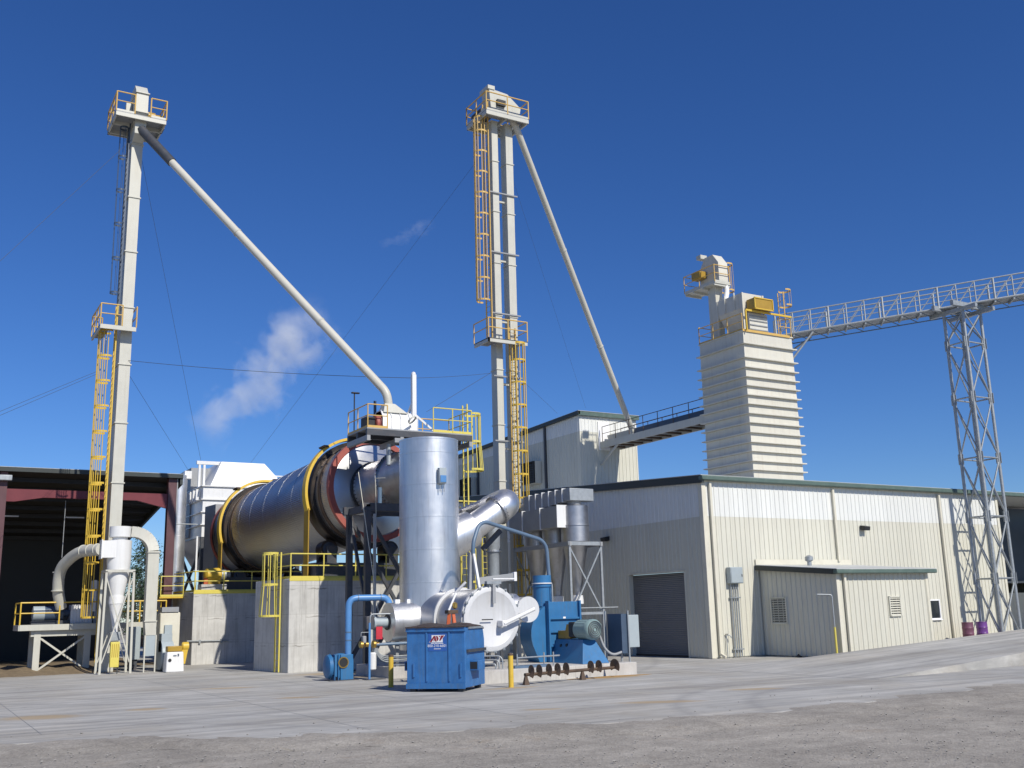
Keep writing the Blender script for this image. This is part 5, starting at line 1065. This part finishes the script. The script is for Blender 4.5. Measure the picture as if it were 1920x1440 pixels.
for y in (yy2+.04,): bm_(CM, 'floor_beam', 'cream', (dX0, y, mz_-.12), (dX1, y, mz_-.12), .08, .22)
bm_(CM, 'floor_beam', 'cream', (dX0+.04, yy2, mz_-.12), (dX0+.04, dY1, mz_-.12), .08, .22)
railing(CM, [(dX0, dY1, mz_), (dX0, yy2, mz_), (dX1, yy2, mz_), (dX1, 48.2, mz_)], 'beigeyellow', 1.1, step=1.5, toe=False, r=.034)
ladder(CE, (26.62, 47.15), (-1, -.15), mz_, cz_+.9, 'beigeyellow', .48, mz_+2.3, cz_-.2, 1.25, False, rr=.38, straps=7, sr=.025, stringer=.055)
ladder(CE, (27.88, 46.86), (.25, -1), 2.2, mz_+.9, 'beigeyellow', .48, 3.2, mz_-.1, 1.25, False, rr=.40, straps=7, sr=.024, stringer=.055, cmat='yellow')
S2 = T('discharge_spout', 'thin cream spout pipe slanting from twin-leg elevator head down to conveyor walkway', 'spout', (28.5, 46.8, cz_))
a_ = P(968, 240, Y=46.8); b_ = V((41.5, uy-2.6, 14.0)); pp(S2, 'pipe', 'creampipe', [a_+V((-.35, 0, .5)), a_, b_], .19, .3, 18)
dd = unit(b_-a_)
for L_ in (8., 15.): MB().lathe(a_+dd*L_, dd, [(0, .19), (0, .215), (.08, .215), (.08, .19)], 18, cap=False).build('pipe_joint', 'cream', S2)
tb(S2, 'hanger_rod', 'greysteel', a_.lerp(b_, .93), V((41.0, a_.lerp(b_, .93).y, 13.4)), .03)
# caged access ladder behind the stack, small yellow platform
t = T('access_platform', 'small yellow caged access platform behind the silver stack on its right', 'platform', (23.5, 44.3, 0)); q = P(868, 985, Y=44.5)
bx(t, 'deck', 'greysteel', q.x-.4, q.x+1.9, 44.3, 45.6, q.z-.1, q.z-.04); railing(t, [(q.x-.4, 44.35, q.z-.04), (q.x+.85, 44.35, q.z-.04)], 'paleyellow', 1.2, step=.7, r=.035)
ladder(t, (q.x+1.25, 44.6), (.5, -1), 1.2, q.z+1.2, 'paleyellow', .46, q.z-.1, q.z+1.15, 1.2, False, rr=.42, straps=6, sr=.024, stringer=.06)
ladder(t, (q.x+.1, 44.5), (0, -1), .3, q.z+.9, 'paleyellow', .46, 2.4, q.z-1.2, 1.4, False, rr=.36, straps=5, sr=.022, stringer=.06)
for x in (-.35, 1.8):
    for y in (44.4, 45.5): bm_(t, 'post', 'darksteel', (q.x+x, y, 0), (q.x+x, y, q.z-.1), .12)

# ================================================================== LEFT SHED
SH = T('open_shed', 'dark open-fronted metal shed with maroon columns at the left edge', 'shed', (5, 60, 0))
hy = 60.0; rz0 = 10.35; yb = 76.; rz1 = 7.95
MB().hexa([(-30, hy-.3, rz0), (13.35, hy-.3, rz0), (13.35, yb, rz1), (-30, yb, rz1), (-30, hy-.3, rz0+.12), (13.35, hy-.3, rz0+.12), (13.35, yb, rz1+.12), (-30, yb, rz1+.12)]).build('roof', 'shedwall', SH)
bx(SH, 'fascia', 'darkgreen', -30, 13.4, hy-.38, hy-.305, rz0-.1, rz0+.12); bx(SH, 'drip_edge', 'galv', -30, 13.4, hy-.39, hy-.31, rz0+.121, rz0+.15)
MB().hexa([(13.25, hy-.3, rz0-.45), (13.4, hy-.3, rz0-.45), (13.4, yb, rz1-.3), (13.25, yb, rz1-.3), (13.25, hy-.3, rz0-.01), (13.4, hy-.3, rz0-.01), (13.4, yb, rz1+.1), (13.25, yb, rz1+.1)]).build('rake_trim', 'darkgreen', SH)
for i in range(8): y = hy+1.2+i*2; zz = rz0-(y-hy)*(rz0-rz1)/(yb-hy)-.16; bm_(SH, 'purlin', 'black', (-30, y, zz), (13.2, y, zz), .07, .24)  # black purlins carry the shade under the roof in their colour
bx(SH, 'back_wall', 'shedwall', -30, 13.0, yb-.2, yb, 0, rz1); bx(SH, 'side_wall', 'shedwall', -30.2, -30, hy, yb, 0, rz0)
bx(SH, 'column', 'maroon', 12.66, 13.12, hy-.1, hy+.4, 2.8, rz0-.1, bev=.01); bx(SH, 'column_trim', 'greysteel', 13.121, 13.18, hy-.12, hy+.0, 2.8, rz0-.1); bx(SH, 'column_base', 'darksteel', 12.7, 13.1, hy-.05, hy+.35, 0, 2.79)
for x in (4.05, -8.5, -20): bx(SH, 'column', 'maroon', x, x+.36, hy-.1, hy+.4, 0, rz0-.1)
hb_ = 8.95
MB().prism([(-30, hy+.0, hb_), (4.8, hy, hb_-.25), (6.2, hy, hb_), (11.0, hy, hb_), (12.65, hy, hb_-.4), (12.65, hy, hb_+.42), (-30, hy, hb_+.42)], (0, .25, 0)).build('header_beam', 'redbeam', SH)
bx(SH, 'light_fixture', 'galv', 3.95, 4.6, hy-.45, hy-.1, 9.75, 10.05, bev=.04)
for x in (6.5, 10): bx(SH, 'tube_light', 'offwhite', x-2, x-1, hy+5, hy+5.1, 8.35, 8.42)
pp(SH, 'drop_cable', 'greysteel', [(7.4, hy+.6, 8.9), (7.4, hy+.6, 5.8)], .02, .1)
pp(T('loose_hose', 'thin pale hose hanging at left edge of the open shed', 'hose', (4.0, 59.5, 0)), 'hose', 'offwhite', [(4.25, 59.6, 3.2), (4.2, 59.4, .5), (4.35, 58.8, .05), (5.2, 58.2, .03)], .03, .3)
mb = MB(); random.seed(3); nx, ny = 30, 10
for i in range(nx+1):
    for j in range(ny+1):
        x = -4+i*.46; y = 53.6+j*.9; e = min(1, i/3, (nx-i)/3, j/3, (ny-j)/3); mb.v.append(V((x, y, -.02+e*(.10+.18*abs(math.sin(i*1.3)*math.cos(j*.9))+random.uniform(0, .12)))))
for i in range(nx):
    for j in range(ny): b = i*(ny+1)+j; mb.f.append((b, b+ny+1, b+ny+2, b+1))
o = mb.build('soil_mound', 'soil'); o['kind'] = 'stuff'; tag(o, 'low mound of loose brown soil and dust below the mill platform', 'soil')

fl = MB().add([(-30, 60.2, .008), (13.0, 60.2, .008), (13.0, 75.9, .008), (-30, 75.9, .008)], [(0, 1, 2, 3)]).build('shed_floor', 'soil', smooth=False); fl['kind'] = 'structure'; fl['label'] = 'dark earth floor inside the open shed'
# mill platform
mp = 2.3
ML = T('mill_platform', 'cream steel platform with yellow railings carrying the mill at left', 'platform', (7, 57, 0)); mx0, mx1, my0, my1 = 5.15, 9.6, 56.0, 58.6
bx(ML, 'deck', 'darksteel', mx0, 12.0, my0+.1, my1, mp-.04, mp); bm_(ML, 'edge_beam', 'cream', (mx0, my0, mp-.12), (12.0, my0, mp-.12), .1, .28); bm_(ML, 'edge_beam', 'cream', (mx0, my0, mp-.12), (mx0, my1, mp-.12), .1, .28)
for x in (6.0, 8.3):
    for y in (my0+.3, my1-.3): bm_(ML, 'leg', 'cream', (x, y, 0), (x, y, mp-.26), .3, .26); 
bm_(ML, 'cross_beam', 'cream', (5.7, my0+.3, mp-.4), (8.7, my0+.3, mp-.4), .2, .3)
bm_(ML, 'brace', 'cream', (6.1, my0+.28, .15), (8.2, my0+.28, mp-.6), .09); bm_(ML, 'brace', 'cream', (8.2, my0+.34, .15), (6.1, my0+.34, mp-.6), .09)
railing(ML, [(mx0+1.75, my0, mp), (mx0, my0, mp), (mx0, my1, mp)], 'yellow', 1.07, step=1.75, r=.036, toe=False); railing(ML, [(9.4, my0, mp), (12.0, my0, mp), (12.0, my1, mp)], 'yellow', 1.07, step=1.3, r=.036, toe=False)
tb(ML, 'top_rail', 'yellow', (mx0+1.75, my0, mp+1.07), (9.4, my0, mp+1.07), .034)
MI = T('hammer_mill', 'white ribbed mill with grey drive motor on the mill platform', 'mill', (7.4, 57, mp))
MB().lathe((5.75, 56.8, mp+.55), (1, 0, 0), [(0, .25), (.03, .36), (.55, .36)], 24).build('fan_cover', 'boxgrey', MI); MB().lathe((6.3, 56.8, mp+.55), (1, 0, 0), [(0, .36), (.85, .36), (.9, .2), (1.2, .12)], 24).build('motor', 'navy', MI)
for i in range(7): bx(MI, 'drum_rib', 'whitepaint', 7.5+i*.14, 7.58+i*.14, 56.4, 57.3, mp+.05, mp+.95)
bx(MI, 'mill_body', 'offwhite', 7.48, 8.5, 56.45, 57.25, mp+.02, mp+.9); bx(MI, 'mill_tower', 'greysteel', 8.55, 9.3, 56.4, 57.4, mp+.02, mp+2.1); 
for x in (8.5, 9.28): bx(MI, 'tower_flange', 'whitepaint', x, x+.12, 56.36, 57.44, mp+.6, mp+2.15)
bx(MI, 'motor_base', 'darksteel', 5.7, 7.4, 56.5, 57.1, mp+.0, mp+.2)
DU1 = T('mill_duct', 'cream round duct rising from the mill and bending across to cyclone', 'duct', (6.8, 56, mp))
cxx_ = P(223, 1050, Y=52.6).x
dpts = [(7.0, 56.3, mp+.8), (6.75, 56.0, mp+1.6), (6.72, 55.6, 5.0), (7.3, 54.2, 5.75), (cxx_-.88, 52.4, 5.75)]
pp(DU1, 'duct', 'cream', dpts, .27, .75, 22, 6)
for q in ((6.73, 55.9, 3.9), (6.72, 55.8, 4.8)): MB().lathe(q, (0, 0, 1), [(0, .3), (.05, .3)], 22).build('duct_flange', 'cream', DU1)
for t_ in (.25, .55, .85): c = V(dpts[3]).lerp(V(dpts[4]), t_); MB().lathe(c, V(dpts[4])-V(dpts[3]), [(0, .3), (.05, .3)], 22).build('duct_flange', 'cream', DU1)

# white cyclone on its frame
LC = T('white_cyclone', 'white cone cyclone in slim frame in front of left bucket elevator', 'cyclone', (9.1, 52.7, 0)); cxx = P(223, 1050, Y=52.6).x; cyy = 52.6
MB().lathe((cxx, cyy, 6.2), (0, 0, -1), [(0, .46), (.02, .55), (.95, .55), (1.0, .55), (1.55, .5), (1.6, .5), (3.2, .2)], 36).build('barrel_and_cone', 'offwhite', LC)
MB().lathe((cxx, cyy, 3.55), (0, 0, -1), [(0, .36), (.35, .36), (.36, .34), (1.5, .12), (1.7, .12)], 30).build('lower_cone', 'offwhite', LC); MB().lathe((cxx, cyy, 6.85), (0, 0, -1), [(0, .5), (.5, .5), (.51, .35), (.7, .35)], 32).build('outlet_cap', 'offwhite', LC)
bx(LC, 'inlet_box', 'offwhite', cxx-.85, cxx-.1, cyy-.5, cyy+.1, 5.35, 6.15); bx(LC, 'inlet_flange', 'offwhite', cxx-.9, cxx-.85, cyy-.55, cyy+.15, 5.3, 6.2)
fw = .62
for sx_ in (-1, 1):
    for sy_ in (-1, 1): bm_(LC, 'leg', 'cream', (cxx+sx_*(fw+.06), cyy+sy_*(fw-.05), 0), (cxx+sx_*fw, cyy+sy_*(fw-.05), 4.7), .1)
for s in (-1, 1):
    bm_(LC, 'top_beam', 'cream', (cxx-fw-.05, cyy+s*(fw-.05), 4.72), (cxx+fw+.05, cyy+s*(fw-.05), 4.72), .1, .12); bm_(LC, 'top_beam', 'cream', (cxx+s*fw, cyy-fw+.11, 4.725), (cxx+s*fw, cyy+fw-.11, 4.725), .1, .12)
    bm_(LC, 'brace', 'cream', (cxx-fw, cyy+s*(fw-.05), .5), (cxx+fw, cyy+s*(fw-.05), 4.5), .05); bm_(LC, 'brace', 'cream', (cxx+fw, cyy+s*(fw-.05)+.03, .5), (cxx-fw, cyy+s*(fw-.05)+.03, 4.5), .05)
bx(LC, 'airlock', 'galv', cxx-.22, cxx+.22, cyy-.22, cyy+.22, 1.5, 1.9); bx(LC, 'drop_spout', 'offwhite', cxx-.15, cxx+.15, cyy-.15, cyy+.15, .9, 1.52)
YD = T('yellow_guard', 'bright yellow perforated chain guard under the white cyclone', 'guard', (cxx, cyy-.6, 0)); bx(YD, 'guard_cover', 'paleyellow', cxx-.26, cxx+.14, cyy-.68, cyy-.45, .3, 1.45, bev=.02)
for i in range(4): bx(YD, 'slot', 'amber', cxx-.2+i*.085, cxx-.17+i*.085, cyy-.684, cyy-.678, .75, 1.35)
for x in (-.22, .1): bm_(YD, 'leg', 'darksteel', (cxx+x, cyy-.55, 0), (cxx+x, cyy-.55, .32), .04)
# outlet duct arching to ground fan
OD = T('cyclone_outlet_duct', 'cream square duct arching from white cyclone cap down to ground fan', 'duct', (10.8, 52, 0)); ox = P(283, 1100, Y=52.2).x
pts = [V((cxx+.4, 52.6, 6.6))]
for i in range(9): a_ = R(90-i*90/8); pts.append(V((ox-.95+math.cos(a_)*.95, 52.5-.3*i/8, 5.65+math.sin(a_)*.95)))
mb = MB(); wv = .27
for i in range(len(pts)-1): mb.beam(pts[i]-(pts[i+1]-pts[i])*.08, pts[i+1]+(pts[i+1]-pts[i])*.08, .5, .52, up=(0, 1, 0))
mb.build('elbow', 'cream', OD); bx(OD, 'riser', 'cream', ox-.25, ox+.27, 51.95, 52.45, 2.35, 5.66)
for z in (5.6, 2.35): bx(OD, 'flange', 'cream', ox-.29, ox+.31, 51.9, 52.5, z-.02, z+.03)
MB().hexa([(ox-.18, 51.95, 1.7), (ox+.3, 51.95, 1.7), (ox+.3, 52.5, 1.7), (ox-.18, 52.5, 1.7), (ox-.25, 51.95, 2.33), (ox+.27, 51.95, 2.33), (ox+.27, 52.45, 2.33), (ox-.25, 52.45, 2.33)]).build('transition', 'cream', OD); bx(OD, 'inlet_box', 'boxgrey', ox-.16, ox+.3, 51.96, 52.5, .75, 1.69)
for x in (-.2, .3): bm_(OD, 'leg', 'cream', (ox+x, 51.95, 0), (ox+x, 51.95, 1.7), .06)
GF = T('grey_fan', 'grey and beige blower cabinet beside the white tank', 'fan', (11.6, 52.6, 0))
MB().lathe((11.0, 52.3, .75), (1, 0, 0), [(0, .68), (.55, .68)], 32).build('scroll', 'boxgrey', GF); bx(GF, 'cabinet', 'creamtrim', 11.05, 12.0, 52.7, 53.6, .02, 2.75, bev=.06); bx(GF, 'top_flange', 'greysteel', 11.1, 11.9, 52.65, 53.6, 2.76, 3.0); bx(GF, 'control_box', 'boxgrey', 11.25, 11.6, 52.56, 52.69, 1.7, 2.15); bx(GF, 'outlet', 'boxgrey', 11.0, 11.5, 52.0, 52.6, .9, 1.75)
WT = T('white_tank', 'small white tank with round port in front of grey fan', 'tank', (11.35, 50.9, 0)); 
MB().hexa([(10.98, 50.7, 0), (11.82, 50.7, 0), (11.82, 51.4, 0), (10.98, 51.4, 0), (11.03, 50.75, .92), (11.77, 50.75, .92), (11.77, 51.35, .92), (11.03, 51.35, .92)]).build('body', 'whitepaint', WT, bev=.05); MB().lathe((11.15, 50.72, .55), (0, -1, 0), [(0, .075), (.02, .075)], 20).build('port', 'black', WT); bx(WT, 'marking', 'navy', 11.5, 11.56, 50.712, 50.725, .72, .83); bx(WT, 'marking', 'navy', 11.3, 11.45, 50.715, 50.728, .73, .77)
YM = T('yellow_motor', 'yellow motor and guard on top of the white tank', 'motor', (11.5, 51, .92)); bx(YM, 'guard', 'amber', 11.05, 11.72, 50.8, 51.3, .93, 1.18, bev=.03); MB().lathe((11.75, 51.1, 1.15), (1, 0, 0), [(0, .16), (.05, .2), (.3, .2), (.33, .12)], 20).build('motor', 'yellow', YM); MB().hexa([(11.8, 51.0, .35), (11.92, 51.0, .35), (11.92, 51.3, .35), (11.8, 51.3, .35), (11.74, 50.95, 1.0), (12.02, 50.95, 1.0), (12.02, 51.3, 1.0), (11.74, 51.3, 1.0)]).build('belt_guard', 'yellow', YM)
GC = T('grey_control_panel', 'tall grey control panel behind the cyclone frame', 'panel', (10.3, 55.2, 0)); bx(GC, 'cabinet', 'boxgrey', 10.0, 10.6, 54.9, 55.3, .5, 2.1, bev=.02); bx(GC, 'stand', 'darksteel', 10.1, 10.5, 55.0, 55.2, 0, .5)

# ================================================================== WHITE BAGHOUSE
BG = T('white_baghouse', 'white flanged dust collector house behind far end of the drum', 'dust collector', (18, 68, 0)); wx0, wx1, wy0, wy1 = 16.1, 22.5, 66., 72.5
zs_ = [7.4, 8.2, 9.0, 9.8, 10.65]
for i in range(4):
    s_ = bx(BG, 'casing_section', 'whitepaint', wx0, wx1, wy0, wy1, zs_[i]+.03, zs_[i+1]-.03); bx(s_, 'flange', 'offwhite', wx0-.12, wx1+.1, wy0-.12, wy1, zs_[i+1]-.035, zs_[i+1]+.025)
MB().hexa([(wx0+.9, wy0+.9, 5.6), (wx1-.9, wy0+.9, 5.6), (wx1-.9, wy1-.9, 5.6), (wx0+.9, wy1-.9, 5.6), (wx0, wy0, 7.4), (wx1, wy0, 7.4), (wx1, wy1, 7.4), (wx0, wy1, 7.4)]).build('hopper', 'offwhite', BG)
MB().hexa([(wx0+.45, wy0+.05, 10.7), (wx1-.9, wy0+.05, 10.7), (wx1-.9, wy1, 10.7), (wx0+.45, wy1, 10.7), (wx0+1.25, wy0+.6, 12.35), (wx1-2.3, wy0+.6, 12.35), (wx1-2.3, wy1, 12.35), (wx0+1.25, wy1, 12.35)]).build('plenum_hood', 'whitepaint', BG, bev=.02)
bx(BG, 'rear_house', 'greysteel', wx0-.1, wx0+1.6, wy0+3, wy1+3, 7.6, 12.2)
for x in (wx0, wx0+.3): bm_(BG, 'hood_post', 'whitepaint', (x, wy0+1.2, 10.6), (x, wy0+1.2, 12.3), .14)
bm_(BG, 'hood_beam', 'whitepaint', (wx0-.2, wy0+1.2, 12.3), (wx0+1.5, wy0+1.2, 12.3), .18, .22); pp(BG, 'guard_loop', 'whitepaint', [(wx1-1.8, wy0+1, 11.6), (wx1-.7, wy0+1, 11.6), (wx1-.7, wy0+1, 10.7)], .05, .1)
for i in range(4): bx(BG, 'pulse_valve', 'whitepaint', wx0-.3, wx0-.12, wy0+.6+i*.8, wy0+.8+i*.8, 9.8, 10.5)
for x in (wx0+.1, wx1-.1):
    for y in (wy0+.1, wy1-.1): bm_(BG, 'leg', 'darksteel', (x, y, 0), (x, y, 7.4), .25)
bm_(BG, 'brace', 'darksteel', (wx0+.1, wy0+.1, 3), (wx0+.1, wy1-.1, 7), .15); bm_(BG, 'brace', 'darksteel', (wx0+.1, wy1-.1, 3), (wx0+.1, wy0+.1, 7), .15); bm_(BG, 'brace', 'darksteel', (wx0+.1, wy0+.05, 2), (wx1-.1, wy0+.05, 7), .15)
VC = T('vent_stack', 'slim silver vertical stack beside the white dust collector', 'stack', (14.9, 67.5, 0)); q = P(334, 960, Y=68); MB().lathe((q.x, 68, 0), (0, 0, 1), [(0, .5), (4, .5), (4.02, .52), (7.6, .52), (7.62, .5), (11.5, .5)], 28).build('shell', 'alu', VC); bx(VC, 'cap', 'whitepaint', q.x+.25, q.x+.7, 67.7, 68.2, 11.3, 11.8)
DC = T('discharge_housing', 'grey discharge hood and chute at far end of the drum', 'hood', (17.5, 62, 0)); c = kp(DL+.1)
MB().obox(V((c.x, c.y, 3.82))-kx*2.2, kx*4.6, ky*1.8, up*5.2).build('hood', 'greysteel', DC); bm_(DC, 'pole', 'whitepaint', (14.4, 60.0, 3.8), (14.4, 60.0, 7.0), .09); tb(DC, 'handrail', 'galv', (13.4, 62.5, 7.9), (15.0, 62.5, 7.9), .03)

# ================================================================== TREES
def tree(lab, x, y, h, rad, mat, seed):
    random.seed(seed); t = T('evergreen_tree', lab, 'tree', (x, y, 0), 'trees behind the shed')
    MB().pipe([(x, y, -.1), (x+.1, y, h*.4), (x, y+.1, h*.85)], [rad*.09, rad*.06, rad*.02], 8).build('trunk', 'bark', t)
    limb = MB(); cr = MB()
    for i in range(46):
        zt_ = h*(.16+.8*random.random()); rr2 = rad*(1-((zt_/h-.16)/.84)**1.4)*random.uniform(.5, 1.05)+.15; a_ = random.uniform(0, 6.283); c = V((x+math.cos(a_)*rr2, y+math.sin(a_)*rr2, zt_))
        limb.pipe([(x, y, zt_-rr2*.25), c], [.05, .015], 5)
        for k in range(95):
            d_ = V((random.gauss(0, .34), random.gauss(0, .34), random.gauss(0, .26)))*(.5+rad*.22); p = c.lerp(V((x, y, zt_)), random.random()*.45)+d_
            n_ = V((random.gauss(0, 1), random.gauss(0, 1), random.gauss(0, 1))).normalized(); u_ = n_.orthogonal().normalized()*random.uniform(.07, .16); v_ = n_.cross(u_)*random.uniform(.5, 1)
            cr.add([p-u_, p+v_*.5, p+u_, p-v_*.5], [(0, 1, 2, 3)])
    limb.build('limbs', 'bark', t); cr.build('crown', mat, t, smooth=False)
tree('taller dark evergreen tree seen through the gap beside the cyclone', P(272, 1100, Y=100).x, 100., 10.2, 2.8, 'leaf', 11); tree('shorter dark evergreen tree seen low through the gap beside the cyclone', P(250, 1150, Y=112).x, 112., 8.0, 2.8, 'leafdark', 12); tree('squat dark evergreen tree behind the control panel gap', P(292, 1150, Y=94).x, 94., 6.4, 2.6, 'leafdark', 13)

# ================================================================== WIRES
def wire(lab, pts, r=.014, sag=0.):
    r *= .72
    pts = [V(p) for p in pts]; a_, b_ = pts[0], pts[-1]; q = [a_.lerp(b_, i/12)-up*sag*4*(i/12)*(1-i/12) for i in range(13)] if len(pts) == 2 else pts
    t = MB().pipe(q, r, 5).build('guy_wire', 'cable'); t.data.update(); tag(t, lab, 'wire', 'guy wires and cables')
eh = V((8.95, 54.4, hz_-.5)); ch = V((27.6, 47.4, cz_-.6))
wire('guy wire from left elevator head down past the left edge', [eh, P(-60, 545, Y=50)], .012)
wire('guy wire from left elevator head down to white dust collector', [eh, (16.2, 67.2, 12.3)], .012)
wire('upper of two guy wires from left elevator middle to the left edge', [P(180, 697, Y=54), P(-40, 788, Y=50)], .012); wire('lower of two guy wires from left elevator middle to the left edge', [P(180, 702, Y=54), P(-40, 796, Y=49)], .012)
wire('guy wire from left elevator middle to dust collector side', [P(240, 700, Y=54), P(352, 880, Y=69)], .012)
wire('long nearly level cable from left elevator to the davit mast', [P(241, 676, Y=54), (19.95, 42.7, 13.2)], .017, .15)
wire('level cable from davit mast to twin-leg elevator', [(19.95, 42.7, 13.2), P(926, 699, Y=47)], .012, .05)
wire('guy wire from twin-leg elevator head down left to dust collector', [ch, P(470, 868, Y=67)], .010); wire('guy wire from twin-leg elevator side down to feed platform', [P(927, 695, Y=47), P(800, 772, Y=44)], .014)
wire('faint guy wire from twin-leg elevator head down to building roof', [ch, P(1098, 765, Y=58)], .008); wire('short guy wire from twin-leg elevator down to building roof edge', [P(978, 712, Y=47), P(1045, 775, Y=60)], .010)

# ================================================================== STEAM
sp0 = P(375, 825, Y=74); sp1 = P(600, 590, Y=74); ctr = (sp0+sp1)/2; axs = sp1-sp0; Ls = axs.length
sm = bpy.data.materials.new('steam'); sm.use_nodes = True; n = sm.node_tree.nodes; l = sm.node_tree.links; n.clear()
out = n.new('ShaderNodeOutputMaterial'); pv = n.new('ShaderNodeVolumePrincipled'); pv.inputs['Color'].default_value = (.965, .98, 1, 1); pv.inputs['Anisotropy'].default_value = -.15; l.new(pv.outputs[0], out.inputs['Volume'])
tc = n.new('ShaderNodeTexCoord'); sx = n.new('ShaderNodeSeparateXYZ'); l.new(tc.outputs['Object'], sx.inputs[0])
def mth(op, a, b=None, c=None):
    q = n.new('ShaderNodeMath'); q.operation = op
    for i, v in enumerate((a, b, c)):
        if v is None: continue
        if isinstance(v, (int, float)): q.inputs[i].default_value = v
        else: l.new(v, q.inputs[i])
    return q.outputs[0]
wn_ = n.new('ShaderNodeTexNoise'); wn_.inputs['Scale'].default_value = .35; wn_.inputs['Detail'].default_value = 3; l.new(tc.outputs['Object'], wn_.inputs[0])
u_ = mth('DIVIDE', sx.outputs[0], Ls/2)
r2 = mth('SQRT', mth('ADD', mth('MULTIPLY', sx.outputs[1], sx.outputs[1]), mth('MULTIPLY', sx.outputs[2], sx.outputs[2])))
rad_ = mth('MULTIPLY_ADD', u_, .9, 2.9)
fall = mth('SUBTRACT', 1.0, mth('DIVIDE', r2, rad_))
ends = mth('SUBTRACT', 1.0, mth('POWER', mth('ABSOLUTE', u_), 3.0))
nz1 = n.new('ShaderNodeTexNoise'); nz1.inputs['Scale'].default_value = .45; nz1.inputs['Detail'].default_value = 8; nz1.inputs['Roughness'].default_value = .62; nz1.inputs['Distortion'].default_value = .4; l.new(tc.outputs['Object'], nz1.inputs[0])
dn = mth('SUBTRACT', mth('ADD', mth('MULTIPLY', fall, .85), mth('MULTIPLY', nz1.outputs[0], 3.0)), 1.82)
dn = mth('MULTIPLY', mth('MULTIPLY', mth('MAXIMUM', dn, 0.0), mth('MAXIMUM', ends, 0.0)), .55)
l.new(dn, pv.inputs['Density'])
MATS['steam'] = sm
o = MB().box(-Ls/2, Ls/2, -3.9, 3.9, -3.9, 3.9).build('steam_plume', 'steam', smooth=False); o['kind'] = 'stuff'; tag(o, 'thin white steam plume drifting above the dust collector', 'steam')
o.location = ctr; o.rotation_euler = axs.to_track_quat('X', 'Z').to_euler()
w2 = o.copy(); col.objects.link(w2); w2.name = 'steam_plume'; w2.location = P(762, 440, Y=74); w2.scale = (.42, .3, .3); w2.rotation_euler = (V((P(810, 420, Y=74)-P(700, 470, Y=74)))).to_track_quat('X', 'Z').to_euler()
w2.data = o.data.copy(); s2 = sm.copy(); w2.data.materials[0] = s2; lk = [k for k in s2.node_tree.links if k.to_socket.name == 'Density'][0]; fs_ = lk.from_socket; mm = s2.node_tree.nodes.new('ShaderNodeMath'); mm.operation = 'MULTIPLY'; mm.inputs[1].default_value = .3; s2.node_tree.links.new(fs_, mm.inputs[0]); s2.node_tree.links.new(mm.outputs[0], lk.to_socket)
tag(w2, 'faint small wisp of steam high in the sky left of twin-leg elevator', 'steam')
sc.cycles.volume_bounces = 2
